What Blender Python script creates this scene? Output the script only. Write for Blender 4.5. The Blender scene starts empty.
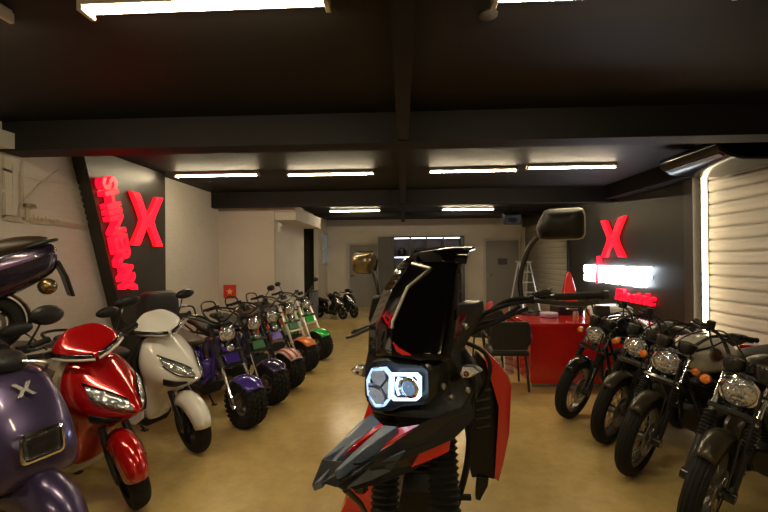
import bpy, bmesh, math, random
from math import sin, cos, pi, radians, atan2, sqrt
from mathutils import Vector, Matrix
random.seed(7)
sc = bpy.context.scene
COL = sc.collection
V = Vector

# ------------------------------------------------------------------ camera
F_PX, W_PX, H_PX, EYE = 420.0, 768, 512, 1.6
CAM_R = Matrix.Rotation(radians(2.6), 3, 'Z') @ Matrix.Rotation(radians(90.27), 3, 'X') @ Matrix.Rotation(radians(-0.53), 3, 'Z')
CAM_O = V((0, 0, EYE))
cam_d = bpy.data.cameras.new('camera'); cam = bpy.data.objects.new('camera', cam_d); COL.objects.link(cam)
cam.matrix_world = Matrix.Translation(CAM_O) @ CAM_R.to_4x4()
cam_d.sensor_width = 36; cam_d.lens = 36 * F_PX / W_PX; cam_d.clip_start = 0.05; cam_d.clip_end = 100
sc.camera = cam
def ray(px, py): return CAM_R @ V(((px - 384) / F_PX, (256 - py) / F_PX, -1.0))
def at_y(px, py, y): r = ray(px, py); return CAM_O + r * (y / r.y)
def at_x(px, py, x): r = ray(px, py); return CAM_O + r * (x / r.x)
def at_z(px, py, z): r = ray(px, py); return CAM_O + r * ((z - EYE) / r.z)

# ------------------------------------------------------------------ materials
MATS = {}
def mat(name, col=(.5, .5, .5), rough=.5, metal=0., coat=0., emit=None, es=0., bump=None, vary=None, trans=0., ior=1.5, spec=.5):
    if name in MATS: return MATS[name]
    m = bpy.data.materials.new(name); m.use_nodes = True
    nt = m.node_tree; b = nt.nodes['Principled BSDF']
    b.inputs['Base Color'].default_value = (*col, 1); b.inputs['Roughness'].default_value = rough
    b.inputs['Metallic'].default_value = metal; b.inputs['Coat Weight'].default_value = coat
    b.inputs['Coat Roughness'].default_value = .05; b.inputs['IOR'].default_value = ior
    b.inputs['Transmission Weight'].default_value = trans; b.inputs['Specular IOR Level'].default_value = spec
    if emit: b.inputs['Emission Color'].default_value = (*emit, 1); b.inputs['Emission Strength'].default_value = es
    tc = nt.nodes.new('ShaderNodeTexCoord')
    if vary:      # (second colour, scale)
        n = nt.nodes.new('ShaderNodeTexNoise'); n.inputs['Scale'].default_value = vary[1]; n.inputs['Detail'].default_value = 6
        mx = nt.nodes.new('ShaderNodeMix'); mx.data_type = 'RGBA'
        mx.inputs['A'].default_value = (*col, 1); mx.inputs['B'].default_value = (*vary[0], 1)
        rp = nt.nodes.new('ShaderNodeMapRange'); rp.inputs['From Min'].default_value = .35; rp.inputs['From Max'].default_value = .68
        nt.links.new(tc.outputs['Object'], n.inputs['Vector']); nt.links.new(n.outputs['Fac'], rp.inputs['Value'])
        nt.links.new(rp.outputs['Result'], mx.inputs['Factor']); nt.links.new(mx.outputs['Result'], b.inputs['Base Color'])
    if bump:      # (kind, scale, strength)
        if bump[0] == 'voronoi':
            t = nt.nodes.new('ShaderNodeTexVoronoi'); out = t.outputs['Distance']
        else:
            t = nt.nodes.new('ShaderNodeTexNoise'); out = t.outputs['Fac']; t.inputs['Detail'].default_value = 4
        t.inputs['Scale'].default_value = bump[1]
        bp = nt.nodes.new('ShaderNodeBump'); bp.inputs['Strength'].default_value = bump[2]; bp.inputs['Distance'].default_value = .01
        nt.links.new(tc.outputs['Object'], t.inputs['Vector']); nt.links.new(out, bp.inputs['Height'])
        nt.links.new(bp.outputs['Normal'], b.inputs['Normal'])
    MATS[name] = m
    return m
def glow(name, col, es): return mat(name, col, .4, emit=col, es=es)

M_BLACK = mat('black_plastic', (.009, .009, .010), .45, spec=.35, bump=('noise', 220, .08))
M_GLOSS = mat('gloss_black', (.006, .006, .007), .07, coat=1)
M_RUBBER = mat('rubber', (.010, .0095, .009), .75, spec=.3, bump=('noise', 90, .15))
M_CHROME = mat('chrome', (.75, .74, .72), .12, 1)
M_STEEL = mat('brushed_steel', (.42, .41, .40), .32, 1)
M_DARKSTEEL = mat('dark_steel', (.06, .058, .056), .38, .9)
M_BLKMETAL = mat('black_metal', (.012, .012, .012), .3, .2, .3)
M_LENS = mat('faceted_lens', (.62, .65, .72), .10, .75, 1, bump=('voronoi', 40, .9))
M_AMBER = mat('amber_lens', (.85, .22, .02), .2, 0, 1, bump=('voronoi', 120, .6))
M_REDLENS = mat('red_lens', (.55, .01, .01), .18, 0, 1)
M_SEAT = mat('black_leather', (.012, .011, .010), .6, bump=('noise', 60, .25))
M_BROWN = mat('brown_leather', (.055, .026, .012), .45, bump=('noise', 60, .25))
M_MIRROR = mat('mirror_glass', (.6, .6, .58), .04, 1)
M_ALLOY = mat('cast_alloy', (.22, .21, .2), .4, .9, bump=('noise', 60, .1))

# ------------------------------------------------------------------ mesh builder
class MB:
    def __init__(s, xf=None): s.v = []; s.f = []; s.xf = xf; s.sharp = 35
    def add(s, vs, fs):
        o = len(s.v); s.v += [V(p) for p in vs]; s.f += [tuple(o + i for i in f) for f in fs]; return s
    def box(s, c, d, rot=None):
        c = V(c); vs = []
        for x in (-.5, .5):
            for y in (-.5, .5):
                for z in (-.5, .5):
                    p = V((x * d[0], y * d[1], z * d[2]))
                    if rot: p = rot @ p
                    vs.append(c + p)
        return s.add(vs, [(0, 1, 3, 2), (4, 6, 7, 5), (0, 4, 5, 1), (2, 3, 7, 6), (0, 2, 6, 4), (1, 5, 7, 3)])
    def rings(s, rs, cap=True, loop=False):
        n = len(rs[0]); vs = [p for r in rs for p in r]; fs = []; m = len(rs)
        for i in range(m if loop else m - 1):
            a, b = i * n, ((i + 1) % m) * n
            for k in range(n): fs.append((a + k, a + (k + 1) % n, b + (k + 1) % n, b + k))
        if cap and not loop: fs += [tuple(reversed(range(n))), tuple((m - 1) * n + k for k in range(n))]
        return s.add(vs, fs)
    def tube(s, pts, r, n=8, smooth=0, cap=True, loop=False):
        pts = [V(p) for p in pts]; rr = r if isinstance(r, (list, tuple)) else [r] * len(pts)
        if smooth:
            out, ro = [], []
            N = len(pts)
            for i in range(N - 1):
                p0, p1, p2, p3 = pts[max(i - 1, 0)], pts[i], pts[i + 1], pts[min(i + 2, N - 1)]
                for k in range(smooth):
                    t = k / smooth
                    out.append(.5 * ((2 * p1) + (p2 - p0) * t + (2 * p0 - 5 * p1 + 4 * p2 - p3) * t * t + (3 * p1 - p0 - 3 * p2 + p3) * t ** 3))
                    ro.append(rr[i] + (rr[i + 1] - rr[i]) * t)
            out.append(pts[-1]); ro.append(rr[-1]); pts, rr = out, ro
        N = len(pts); rings = []; nrm = None
        for i in range(N):
            if loop: t = pts[(i + 1) % N] - pts[i - 1]
            else: t = pts[min(i + 1, N - 1)] - pts[max(i - 1, 0)]
            t.normalize()
            if nrm is None:
                nrm = t.orthogonal().normalized()
            nrm = (nrm - t * nrm.dot(t)).normalized(); b = t.cross(nrm)
            rings.append([pts[i] + (nrm * cos(2 * pi * k / n) + b * sin(2 * pi * k / n)) * rr[i] for k in range(n)])
        return s.rings(rings, cap, loop)
    def lathe(s, prof, o=(0, 0, 0), axis=(0, 0, 1), n=24, a0=0, closed=False, cap=True):
        # prof: (radius, height along axis)
        o = V(o); ax = V(axis).normalized()
        u = (V((1, 0, 0)) if abs(ax.x) < .9 else V((0, 1, 0))); u = (u - ax * u.dot(ax)).normalized(); w = ax.cross(u)
        rs = [[o + ax * h + (u * cos(a0 + 2 * pi * k / n) + w * sin(a0 + 2 * pi * k / n)) * max(r, 1e-5) for k in range(n)] for r, h in prof]
        return s.rings(rs, cap, closed)
    def prism(s, poly, off):
        poly = [V(p) for p in poly]; off = V(off); n = len(poly)
        return s.add(poly + [p + off for p in poly], [tuple(range(n)), tuple(reversed(range(n, 2 * n)))] + [(k, n + k, n + (k + 1) % n, (k + 1) % n) for k in range(n)])
    def grid(s, rows):
        n = len(rows[0]); m = len(rows)
        return s.add([p for r in rows for p in r], [(i * n + k, i * n + k + 1, (i + 1) * n + k + 1, (i + 1) * n + k) for i in range(m - 1) for k in range(n - 1)])
    def ball(s, c, r, n=12, m=8):
        c = V(c); r = r if isinstance(r, (tuple, list)) else (r, r, r)
        rs = []
        for i in range(m + 1):
            a = -pi / 2 + pi * i / m; q = max(cos(a), .002)
            rs.append([c + V((r[0] * q * cos(2 * pi * k / n), r[1] * q * sin(2 * pi * k / n), r[2] * sin(a))) for k in range(n)])
        return s.rings(rs)
    def xring(s, x, cz, hw, hh, e=2.6, n=16, cy=0, tilt=0):
        # a super-ellipse ring across the bike at lengthwise place x
        out = []
        for k in range(n):
            a = 2 * pi * k / n; c, q = cos(a), sin(a)
            y = hw * math.copysign(abs(c) ** (2 / e), c); z = hh * math.copysign(abs(q) ** (2 / e), q)
            out.append(V((x - z * tilt, cy + y, cz + z)))
        return out
    def xloft(s, secs, e=2.6, n=16):
        return s.rings([s.xring(q[0], q[1], q[2], q[3], q[4] if len(q) > 4 else e, n, 0, q[5] if len(q) > 5 else 0) for q in secs])
    def build(s, name, m, parent=None, smooth=True, bevel=0, sub=0, solid=0, fix=True):
        xf = s.xf; me = bpy.data.meshes.new(name)
        me.from_pydata([xf @ p for p in s.v] if xf else s.v, [], s.f)
        if fix:
            bm = bmesh.new(); bm.from_mesh(me); bmesh.ops.recalc_face_normals(bm, faces=bm.faces); bm.to_mesh(me); bm.free()
        me.materials.append(m)
        if smooth:
            me.polygons.foreach_set('use_smooth', [True] * len(me.polygons))
            if not sub: me.set_sharp_from_angle(angle=radians(s.sharp))
        o = bpy.data.objects.new(name, me); COL.objects.link(o)
        if parent: o.parent = parent
        if solid:
            md = o.modifiers.new('thick', 'SOLIDIFY'); md.thickness = solid; md.offset = 0
        if bevel:
            md = o.modifiers.new('edges', 'BEVEL'); md.width = bevel; md.segments = 2; md.limit_method = 'ANGLE'; md.angle_limit = radians(35); md.harden_normals = False
        if sub:
            md = o.modifiers.new('smooth', 'SUBSURF'); md.levels = sub; md.render_levels = sub
        return o

def tag(o, label=None, cat=None, group=None, kind=None):
    if label: o['label'] = label
    if cat: o['category'] = cat
    if group: o['group'] = group
    if kind: o['kind'] = kind
    return o
def thing(name, label, cat, loc=(0, 0, 0), rz=0, group=None, scale=1):
    o = bpy.data.objects.new(name, None); COL.objects.link(o); o.empty_display_size = .1
    o.location = loc; o.rotation_euler = (0, 0, rz); o.scale = (scale,) * 3
    return tag(o, label, cat, group)
def text_mesh(body, size, depth, mw, m, name, parent=None, bold=0., shear=0., width=None):
    c = bpy.data.curves.new(name, 'FONT'); c.body = body; c.size = size; c.extrude = depth; c.offset = bold; c.shear = shear
    c.align_x = 'CENTER'; c.align_y = 'CENTER'; c.resolution_u = 3
    t = bpy.data.objects.new(name, c); COL.objects.link(t)
    bpy.context.view_layer.update()
    me = bpy.data.meshes.new_from_object(t.evaluated_get(bpy.context.evaluated_depsgraph_get()))
    bpy.data.objects.remove(t); bpy.data.curves.remove(c)
    xs = [v.co.x for v in me.vertices]; ys = [v.co.y for v in me.vertices]
    k = width / (max(xs) - min(xs)) if width else 1
    cx, cy = (max(xs) + min(xs)) / 2, (max(ys) + min(ys)) / 2
    for v in me.vertices: v.co = mw @ V(((v.co.x - cx) * k, v.co.y - cy, v.co.z))
    me.materials.clear(); me.materials.append(m)
    o = bpy.data.objects.new(name, me); COL.objects.link(o)
    if parent: o.parent = parent
    return o
def basis(right, up, org):
    r, u = V(right).normalized(), V(up).normalized(); n = r.cross(u)
    return Matrix(((r.x, u.x, n.x, org[0]), (r.y, u.y, n.y, org[1]), (r.z, u.z, n.z, org[2]), (0, 0, 0, 1)))

# the three-armed cross emblem outline of the brand sign, unit size
XLOGO = [(-.50, .50), (-.27, .50), (-.07, .17), (0, .09), (.07, .17), (.29, .50), (.53, .52), (.27, .14), (.20, .0), (.25, -.14), (.50, -.50), (.27, -.50), (.07, -.18), (0, -.10), (-.07, -.18), (-.27, -.50), (-.50, -.50), (-.26, -.14), (-.20, 0), (-.27, .14)]
# ================================================================== the setting
XL, XR, YB, YN, ZC = -3.6, 3.86, 13.75, -3.2, 2.86
def struct(o): o['kind'] = 'structure'; return o
# floor: sealed, stained concrete
mf = bpy.data.materials.new('polished_concrete'); mf.use_nodes = True
nt = mf.node_tree; b = nt.nodes['Principled BSDF']; tc = nt.nodes.new('ShaderNodeTexCoord')
def nz(scale, det, rough=.6):
    n = nt.nodes.new('ShaderNodeTexNoise'); n.inputs['Scale'].default_value = scale; n.inputs['Detail'].default_value = det; n.inputs['Roughness'].default_value = rough
    nt.links.new(tc.outputs['Object'], n.inputs['Vector']); return n
n1, n2, n3 = nz(.9, 8), nz(7, 8, .7), nz(2.2, 5)
r1 = nt.nodes.new('ShaderNodeValToRGB'); r1.color_ramp.elements[0].position = .3; r1.color_ramp.elements[1].position = .72
r1.color_ramp.elements[0].color = (.46, .325, .115, 1); r1.color_ramp.elements[1].color = (.66, .50, .22, 1)
nt.links.new(n1.outputs['Fac'], r1.inputs['Fac'])
mx = nt.nodes.new('ShaderNodeMix'); mx.data_type = 'RGBA'; mx.blend_type = 'MULTIPLY'; mx.inputs['Factor'].default_value = .7
r2 = nt.nodes.new('ShaderNodeValToRGB'); r2.color_ramp.elements[0].position = .32; r2.color_ramp.elements[1].position = .6
r2.color_ramp.elements[0].color = (.76, .72, .66, 1); r2.color_ramp.elements[1].color = (1, 1, 1, 1)
nt.links.new(n2.outputs['Fac'], r2.inputs['Fac']); nt.links.new(r1.outputs['Color'], mx.inputs['A']); nt.links.new(r2.outputs['Color'], mx.inputs['B'])
nt.links.new(mx.outputs['Result'], b.inputs['Base Color'])
rr = nt.nodes.new('ShaderNodeMapRange'); rr.inputs['To Min'].default_value = .08; rr.inputs['To Max'].default_value = .34
nt.links.new(n3.outputs['Fac'], rr.inputs['Value']); nt.links.new(rr.outputs['Result'], b.inputs['Roughness'])
b.inputs['Specular IOR Level'].default_value = .6
M_WHITE = mat('painted_plaster', (.60, .57, .52), .8, bump=('noise', 40, .06), vary=((.54, .51, .46), 1.3))
M_PINK = mat('painted_partition', (.52, .46, .42), .8, bump=('noise', 40, .06), vary=((.47, .42, .38), 1.5))
M_CREAM = mat('cream_plaster', (.58, .52, .43), .8, bump=('noise', 40, .06), vary=((.52, .47, .39), 1.5))
M_CEIL = mat('dark_ceiling_paint', (.015, .012, .0105), .6, spec=.22, bump=('noise', 3.5, .12), vary=((.012, .0095, .008), 1.1))
M_BEAM = mat('beam_paint', (.006, .0045, .004), .65, spec=.25)
M_PANEL = mat('matte_black_board', (.026, .023, .017), .42, vary=((.031, .027, .020), 2))
M_DOOR = mat('grey_door_paint', (.21, .19, .165), .55)
M_FRAME = mat('door_frame_paint', (.42, .38, .32), .55)
# painted brick
mb_ = bpy.data.materials.new('painted_brick'); mb_.use_nodes = True
nt = mb_.node_tree; b = nt.nodes['Principled BSDF']; tc = nt.nodes.new('ShaderNodeTexCoord')
mp = nt.nodes.new('ShaderNodeMapping'); mp.inputs['Rotation'].default_value = (0, pi / 2, pi / 2)
sp = nt.nodes.new('ShaderNodeSeparateXYZ'); cb = nt.nodes.new('ShaderNodeCombineXYZ')
nt.links.new(tc.outputs['Object'], sp.inputs[0]); nt.links.new(sp.outputs['Y'], cb.inputs['X']); nt.links.new(sp.outputs['Z'], cb.inputs['Y'])
bk = nt.nodes.new('ShaderNodeTexBrick'); bk.inputs['Scale'].default_value = 4; bk.inputs['Mortar Size'].default_value = .008
bk.inputs['Color1'].default_value = (.57, .52, .46, 1); bk.inputs['Color2'].default_value = (.54, .50, .44, 1); bk.inputs['Mortar'].default_value = (.50, .46, .41, 1)
nt.links.new(cb.outputs[0], bk.inputs['Vector']); nt.links.new(bk.outputs['Color'], b.inputs['Base Color'])
bp = nt.nodes.new('ShaderNodeBump'); bp.inputs['Strength'].default_value = .25; bp.inputs['Distance'].default_value = .004; bp.invert = True
nt.links.new(bk.outputs['Fac'], bp.inputs['Height']); nt.links.new(bp.outputs['Normal'], b.inputs['Normal']); b.inputs['Roughness'].default_value = .75

def sbox(name, x0, x1, y0, y1, z0, z1, m, parent=None, bevel=0):
    q = MB(); q.box(((x0 + x1) / 2, (y0 + y1) / 2, (z0 + z1) / 2), (x1 - x0, y1 - y0, z1 - z0))
    o = q.build(name, m, parent, smooth=False, bevel=bevel)
    return o if parent else struct(o)
sbox('floor', XL - .2, XR + 1.0, YN - .2, YB + .2, -.12, 0, mf)
sbox('ceiling', XL - .2, XR + 1.0, YN - .2, YB + .2, ZC, ZC + .12, M_CEIL)
sbox('wall_left', XL - .15, XL, YN, 8.05, 0, ZC, mb_)
YP = 8.05; XP = -2.50                       # the partition that steps into the room
sbox('wall_partition', XL - .15, XP, YP, YP + .12, 0, ZC, M_PINK)
sbox('wall_inner', XP - .12, XP, YP + .12, 10.5, 0, ZC, M_WHITE)
sbox('wall_inner_far', XP - .12, XP, 12.25, YB, 0, ZC, M_CREAM)
sbox('wall_inner_lintel', XP - .12, XP, 10.5, 12.25, 2.48, ZC, M_PANEL)
sbox('wall_passage', XP - 1.3, XP - 1.2, 10.0, 12.7, 0, ZC, M_PANEL)
sbox('wall_passage_near', XP - 1.2, XP - .12, 10.1, 10.2, 0, ZC, M_PANEL)
sbox('wall_passage_far', XP - 1.2, XP - .12, 12.45, 12.55, 0, ZC, M_PANEL)
sbox('wall_back', XL - .15, XR + 1.0, YB, YB + .15, 0, ZC, M_CREAM)
sbox('wall_front', XL - .15, XR + 1.0, YN - .15, YN, 0, ZC, M_CREAM)
# light soffit over the inner wall
sbox('trim_soffit', XP, XP + .42, YP + .05, 10.55, 2.36, 2.62, M_WHITE, bevel=.005)
sbox('trim_soffit_end', XP - .1, XP + .42, YP - .02, YP + .05, 2.52, 2.62, M_WHITE)
# right side: sign wall, roller shutter bays
Y_S0, Y_S1 = 5.72, 9.95
sbox('wall_right', XR, XR + .15, Y_S0, Y_S1, 0, ZC, M_PANEL)
sbox('wall_right_near', XR + .1, XR + .25, YN, Y_S0 - .0, 2.62, ZC, M_PANEL)
sbox('wall_right_lintel', XR - .0, XR + .15, Y_S1, YB, 2.55, ZC, M_PANEL)
sbox('trim_jamb', XR - .05, XR + .2, Y_S0 - .02, Y_S0 + .16, 0, 2.72, mat('jamb_paint', (.06, .055, .05), .4))
sbox('trim_jamb_far', XR - .04, XR + .15, Y_S1 - .02, Y_S1 + .05, 0, 2.72, M_PANEL)
# corrugated shutter curtains
def shutter(name, x, y0, y1, z1, m, pitch=.15, amp=.022):
    q = MB(); q.sharp = 50; rows = []
    z = 0.0; prof = []
    while z < z1:
        for t, d in ((0, 0), (.06, -.7), (.2, -.95), (.45, -1), (.55, -.8), (.68, -.95), (.86, -.9), (.93, .0)):
            prof.append((x + d * amp, z + t * pitch))
        z += pitch
    for xx, zz in prof:
        if zz <= z1: rows.append([V((xx, y0, zz)), V((xx, y1, zz))])
    q.grid(rows); return struct(q.build(name, m, solid=.004))
M_SLAT = mat('galvanised_slats', (.46, .43, .38), .42, .2, bump=('noise', 14, .1))
shutter('wall_right_shutter', XR + .065, YN, Y_S0 - .02, 2.62, M_SLAT)
shutter('wall_right_far_shutter', XR + .10, Y_S1 + .02, YB, 2.62, mat('pale_slats', (.42, .39, .33), .5, .1), .14, .022)
# steel beams
sbox('trim_beam_cross', XL, XR + .3, 3.62, 3.78, 2.60, ZC, M_BEAM)
sbox('trim_beam_cross_flange', XL, XR + .3, 3.575, 3.825, 2.585, 2.60, M_BEAM)
sbox('trim_beam_mid', XP - 1.1, XR + .3, 7.75, 7.9, 2.58, ZC, M_BEAM)
sbox('trim_beam_far', XP - .1, XR + .3, 11.7, 11.85, 2.76, ZC, M_BEAM)
sbox('trim_beam_long', -.04, .055, YN, 3.62, 2.60, ZC, M_BEAM)
sbox('trim_beam_long_far', -.04, .055, 3.82, 7.75, 2.60, ZC, M_BEAM)
sbox('trim_beam_long_end', -.04, .055, 7.9, 11.7, 2.60, ZC, M_BEAM)
sbox('trim_beam_wall', XR - .22, XR, 3.85, 7.7, 2.62, ZC, M_BEAM)
sbox('trim_ledge_light', XL, XL + .12, 3.3, 3.62, 2.6, 2.75, M_WHITE)
# back wall doors
def door(name, px0, px1, ztop, plate=None):
    a, c = at_y(px0, 300, YB).x, at_y(px1, 300, YB).x
    q = MB(); q.box(((a + c) / 2, YB - .02, ztop / 2), (c - a, .04, ztop)); d = struct(q.build(name, M_DOOR, bevel=.004))
    q = MB()
    for x in (a - .035, c + .035): q.box((x, YB - .03, (ztop + .07) / 2), (.07, .06, ztop + .07))
    q.box(((a + c) / 2, YB - .03, ztop + .035), (c - a, .06, .07)); q.build('door_frame', M_FRAME, d, bevel=.004)
    hx = a + .08
    q = MB(); q.tube([(hx, YB - .04, 1.02), (hx, YB - .1, 1.02)], .015); q.tube([(hx, YB - .09, 1.02), (hx + .13, YB - .09, 1.02)], .012)
    q.lathe([(.03, 0), (.03, .012)], (hx, YB - .052, 1.02), (0, 1, 0)); q.build('door_handle', M_CHROME, d)
    if plate:
        q = MB(); q.box(((a + c) / 2, YB - .045, 1.45), (.3, .012, .2)); q.build('door_plate', mat('dark_plate', (.05, .035, .03), .4), d)
    return d
door('door_1', 350, 378, 2.04)
door('door_2', 486, 519, 2.13, True)
q = MB(); q.box((-2.0, YB - .01, .05), (.9, .02, .1)); q.box((1.95, YB - .01, .05), (.9, .02, .1)); struct(q.build('baseboard_back', M_FRAME, smooth=False))
sbox('baseboard_inner', XP, XP + .015, YP + .12, 10.5, 0, .1, M_FRAME)
# barred window on the inner far wall
wy0, wy1 = at_x(321.5, 250, XP).y, at_x(331, 250, XP).y
wz0, wz1 = 1.45, 2.38
q = MB(); q.box((XP + .01, (wy0 + wy1) / 2, (wz0 + wz1) / 2), (.012, wy1 - wy0, wz1 - wz0))
win = struct(q.build('window_1', mat('window_pane', (.16, .20, .26), .15, emit=(.45, .55, .75), es=.12), smooth=False))
q = MB()
for k in range(5):
    y = wy0 + (wy1 - wy0) * k / 4; q.box((XP + .03, y, (wz0 + wz1) / 2), (.03, .035, wz1 - wz0))
for z in (wz0, wz1, (wz0 + wz1) / 2): q.box((XP + .03, (wy0 + wy1) / 2, z), (.04, wy1 - wy0 + .04, .035))
q.build('window_frame', M_FRAME, win, smooth=False)

# ------------------------------------------------------------------ ceiling tube lamps
M_TUBE = glow('tube_light', (1, .82, .52), 130)
M_CAP = mat('lamp_cap', (.55, .5, .42), .5)
tubes = [((85, 14), (328, 6), 'long bright tube lamp nearest on the dark ceiling, left of the steel beam'),
         ((495, 1), (742, -6), 'tube lamp nearest on the dark ceiling, right of the steel beam'),
         ((-236, 24), (7, 19), 'tube lamp at the ceiling edge of which only an end shows'),
         ((175, 177), (259, 176), 'ceiling tube lamp in the middle row nearest the black neon panel on the left'),
         ((288, 176), (374, 174.5), 'ceiling tube lamp in the middle row just left of the long beam'),
         ((429, 173), (517, 171), 'ceiling tube lamp in the middle row just right of the long beam'),
         ((526, 170), (617, 167), 'ceiling tube lamp in the middle row nearest the illuminated sign wall'),
         ((330, 212), (380, 211), 'small far ceiling tube lamp left of the beam, above the back doors'),
         ((442, 210.5), (494, 209.5), 'small far ceiling tube lamp right of the beam, above the back doors')]
ZT = 2.80
def lamp(x0, x1, y, z, label):
    t = thing('ceiling_tube_lamp', label, 'ceiling light', ((x0 + x1) / 2, y, z), 0, 'tube lamps on the ceiling')
    h = (x1 - x0) / 2
    q = MB(); q.box((0, 0, .041), (2 * h, .096, .038)); q.build('lamp_base', M_CAP, t, bevel=.004)
    q = MB(); q.rings([[V((x, .017 * cos(a), .017 * sin(a) + .018)) for a in [pi + pi * k / 9 for k in range(10)]] for x in (-h + .012, h - .012)]); q.build('tube', M_TUBE, t)
    for sx in (-1, 1):
        q = MB(); q.box((sx * (h - .004), 0, .018), (.026, .098, .05)); q.build('end_cap', M_CAP, t, bevel=.004)
rows = {}
for (ax, ay), (bx, by), lab in tubes:
    pa, pb = at_z(ax, ay, ZT), at_z(bx, by, ZT)
    lamp(pa.x, pb.x, (pa.y + pb.y) / 2, ZT, lab)
for k, (x, y) in enumerate(((-1.2, -1.2), (1.2, -1.2))):     # unseen row added behind the viewer for extra light
    lamp(x - .6, x + .6, y, ZT, 'unseen ceiling tube lamp added behind the viewer for extra light')
# smoke detector
p = at_z(488, 14, ZC)
t = thing('smoke_detector', 'small round smoke detector on the dark ceiling near the tube lamp', 'smoke detector', (p.x, p.y, ZC))
q = MB(); q.lathe([(.05, 0), (.05, -.008), (.04, -.016), (.02, -.018)]); q.build('body', mat('detector_plastic', (.035, .03, .027), .5), t)
# ================================================================== signs, fittings, furniture
M_NEONR = glow('red_sign_face', (1, .004, .02), 1.9)
M_NEONS = mat('red_sign_side', (.5, .005, .01), .3, coat=1, emit=(1, .01, .02), es=1.2)
M_NEONW = glow('white_sign_face', (.80, .91, 1), 14)
# --- slanted black board on the left wall, with its signs
XF = XL + .15
bt = at_x(84, 155, XF); bb = at_x(118, 300, XF); br = at_x(165.5, 250, XF)
k = (bb.y - bt.y) / (bb.z - bt.z)
def by(z): return bt.y + k * (z - bt.z)
t = thing('sign_board', 'tall black board with slanted edge on the white left wall behind red neon letters', 'wall panel', (XL, by(0), 0))
o0 = V((XL, by(0), 0))
q = MB(); q.prism([V((.15, by(z) - o0.y, z)) for z in (0.002, ZC - .01)] + [V((.15, br.y - o0.y, z)) for z in (ZC - .01, .002)], (-.148, 0, 0))
q.build('board', M_PANEL, t, smooth=False)
zt = at_x(105, 177, XF + .05); zb = at_x(129, 293, XF + .05)
d = (zb - zt).normalized(); L = (zb - zt).length; up = V((1, 0, 0)).cross(d)
mid = (zt + zb) / 2 + V((.0, 0, 0))
name_l = text_mesh('SHINERAY', .31, .045, basis(d, up, mid), M_NEONR, 'neon_sign_lettering', bold=.012, width=L)
tag(name_l, 'red lit letters running down the slanted black board on the left wall', 'sign')
def emblem(name, mw, w, h, depth, label):
    q = MB(); q.prism([mw @ V((x * w, y * h, depth)) for x, y in XLOGO], mw.to_3x3() @ V((0, 0, -.012)))
    o = q.build(name, M_NEONR, smooth=False, bevel=.006)
    q = MB(); q.prism([mw @ V((x * w * 1.04, y * h * 1.04, depth - .0125)) for x, y in XLOGO], mw.to_3x3() @ V((0, 0, -depth + .014)))
    q.build('emblem_side', M_NEONS, o, smooth=False)
    tag(o, label, 'sign'); return o
a, c = at_x(127, 220, XF), at_x(162, 220, XF)
ce = at_x(144.5, 220.5, XF)
emblem('neon_emblem', basis((0, 1, 0), (0, 0, 1), (XF, ce.y, ce.z)), (c.y - a.y) * .86, .66, .06, 'red lit crossed emblem on the black board of the left wall')
# --- right sign wall
XS = XR - .002
a, c = at_x(600.5, 238, XS), at_x(629, 238, XS); ce = at_x(614.5, 238, XS)
emblem('neon_emblem', basis((0, -1, 0), (0, 0, 1), (XS, ce.y, ce.z)), (a.y - c.y) * .80, .68, .06, 'red lit crossed emblem above the white letters on the right wall')
a, c = at_x(584.5, 273, XS - .05), at_x(652, 277, XS - .05); mid = (a + c) / 2
mw = basis((0, -1, 0), (0, 0, 1), (XS - .05, mid.y, mid.z)); WW = (a.y - c.y) * .96
# white letters, with a red slanted I in third place
wl = text_mesh('SH', .44, .045, mw @ Matrix.Translation((-WW * .39, 0, 0)), M_NEONW, 'lit_lettering', bold=.012, width=WW * .21)
tag(wl, 'bright white lit letters on the dark right wall under the red emblem', 'sign')
w2 = text_mesh('NERAY', .44, .045, mw @ Matrix.Translation((WW * .145, 0, 0)), M_NEONW, 'lit_letters', wl, bold=.012, width=WW * .70)
q = MB(); q.prism([mw @ V((-WW * .245 + x, y, .05)) for x, y in ((-.03, -.19), (.035, -.19), (.06, .34), (.03, .34))], mw.to_3x3() @ V((0, 0, -.09)))
q.build('red_letter', M_NEONR, wl, smooth=False)['label'] = 'slim red lit letter between the white ones'
# small back plate behind the white letters
q = MB(); q.box(mw @ V((0, 0, -.047)), (.004, WW * 1.0, .05)); q.build('mounting_bar', M_BLKMETAL, wl)
a, c = at_x(616, 293, XS - .03), at_x(655, 301, XS - .03); mid = (a + c) / 2
el = text_mesh('Electric', .27, .025, basis((0, -1, 0), (0, 0, 1), (XS - .03, mid.y, mid.z)), M_NEONR, 'neon_sign_script', bold=.008, shear=.25, width=a.y - c.y)
tag(el, 'small red lit script word below the white letters on the right wall', 'sign')

# --- LED strip beside the shutter
t = thing('light_strip', 'vertical warm white LED strip along the edge of the roller shutter', 'light strip', (XR + .0, Y_S0 - .15, 0))
q = MB(); q.box((0.026, 0, 1.32), (.012, .05, 2.60)); q.build('channel', mat('strip_channel', (.6, .6, .58), .4), t)
q = MB()
for k in range(64): q.box((.008, 0, .06 + k * .04), (.024, .066, .036))
q.build('diodes', glow('led_strip', (1, .84, .55), 9), t, smooth=False)

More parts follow.
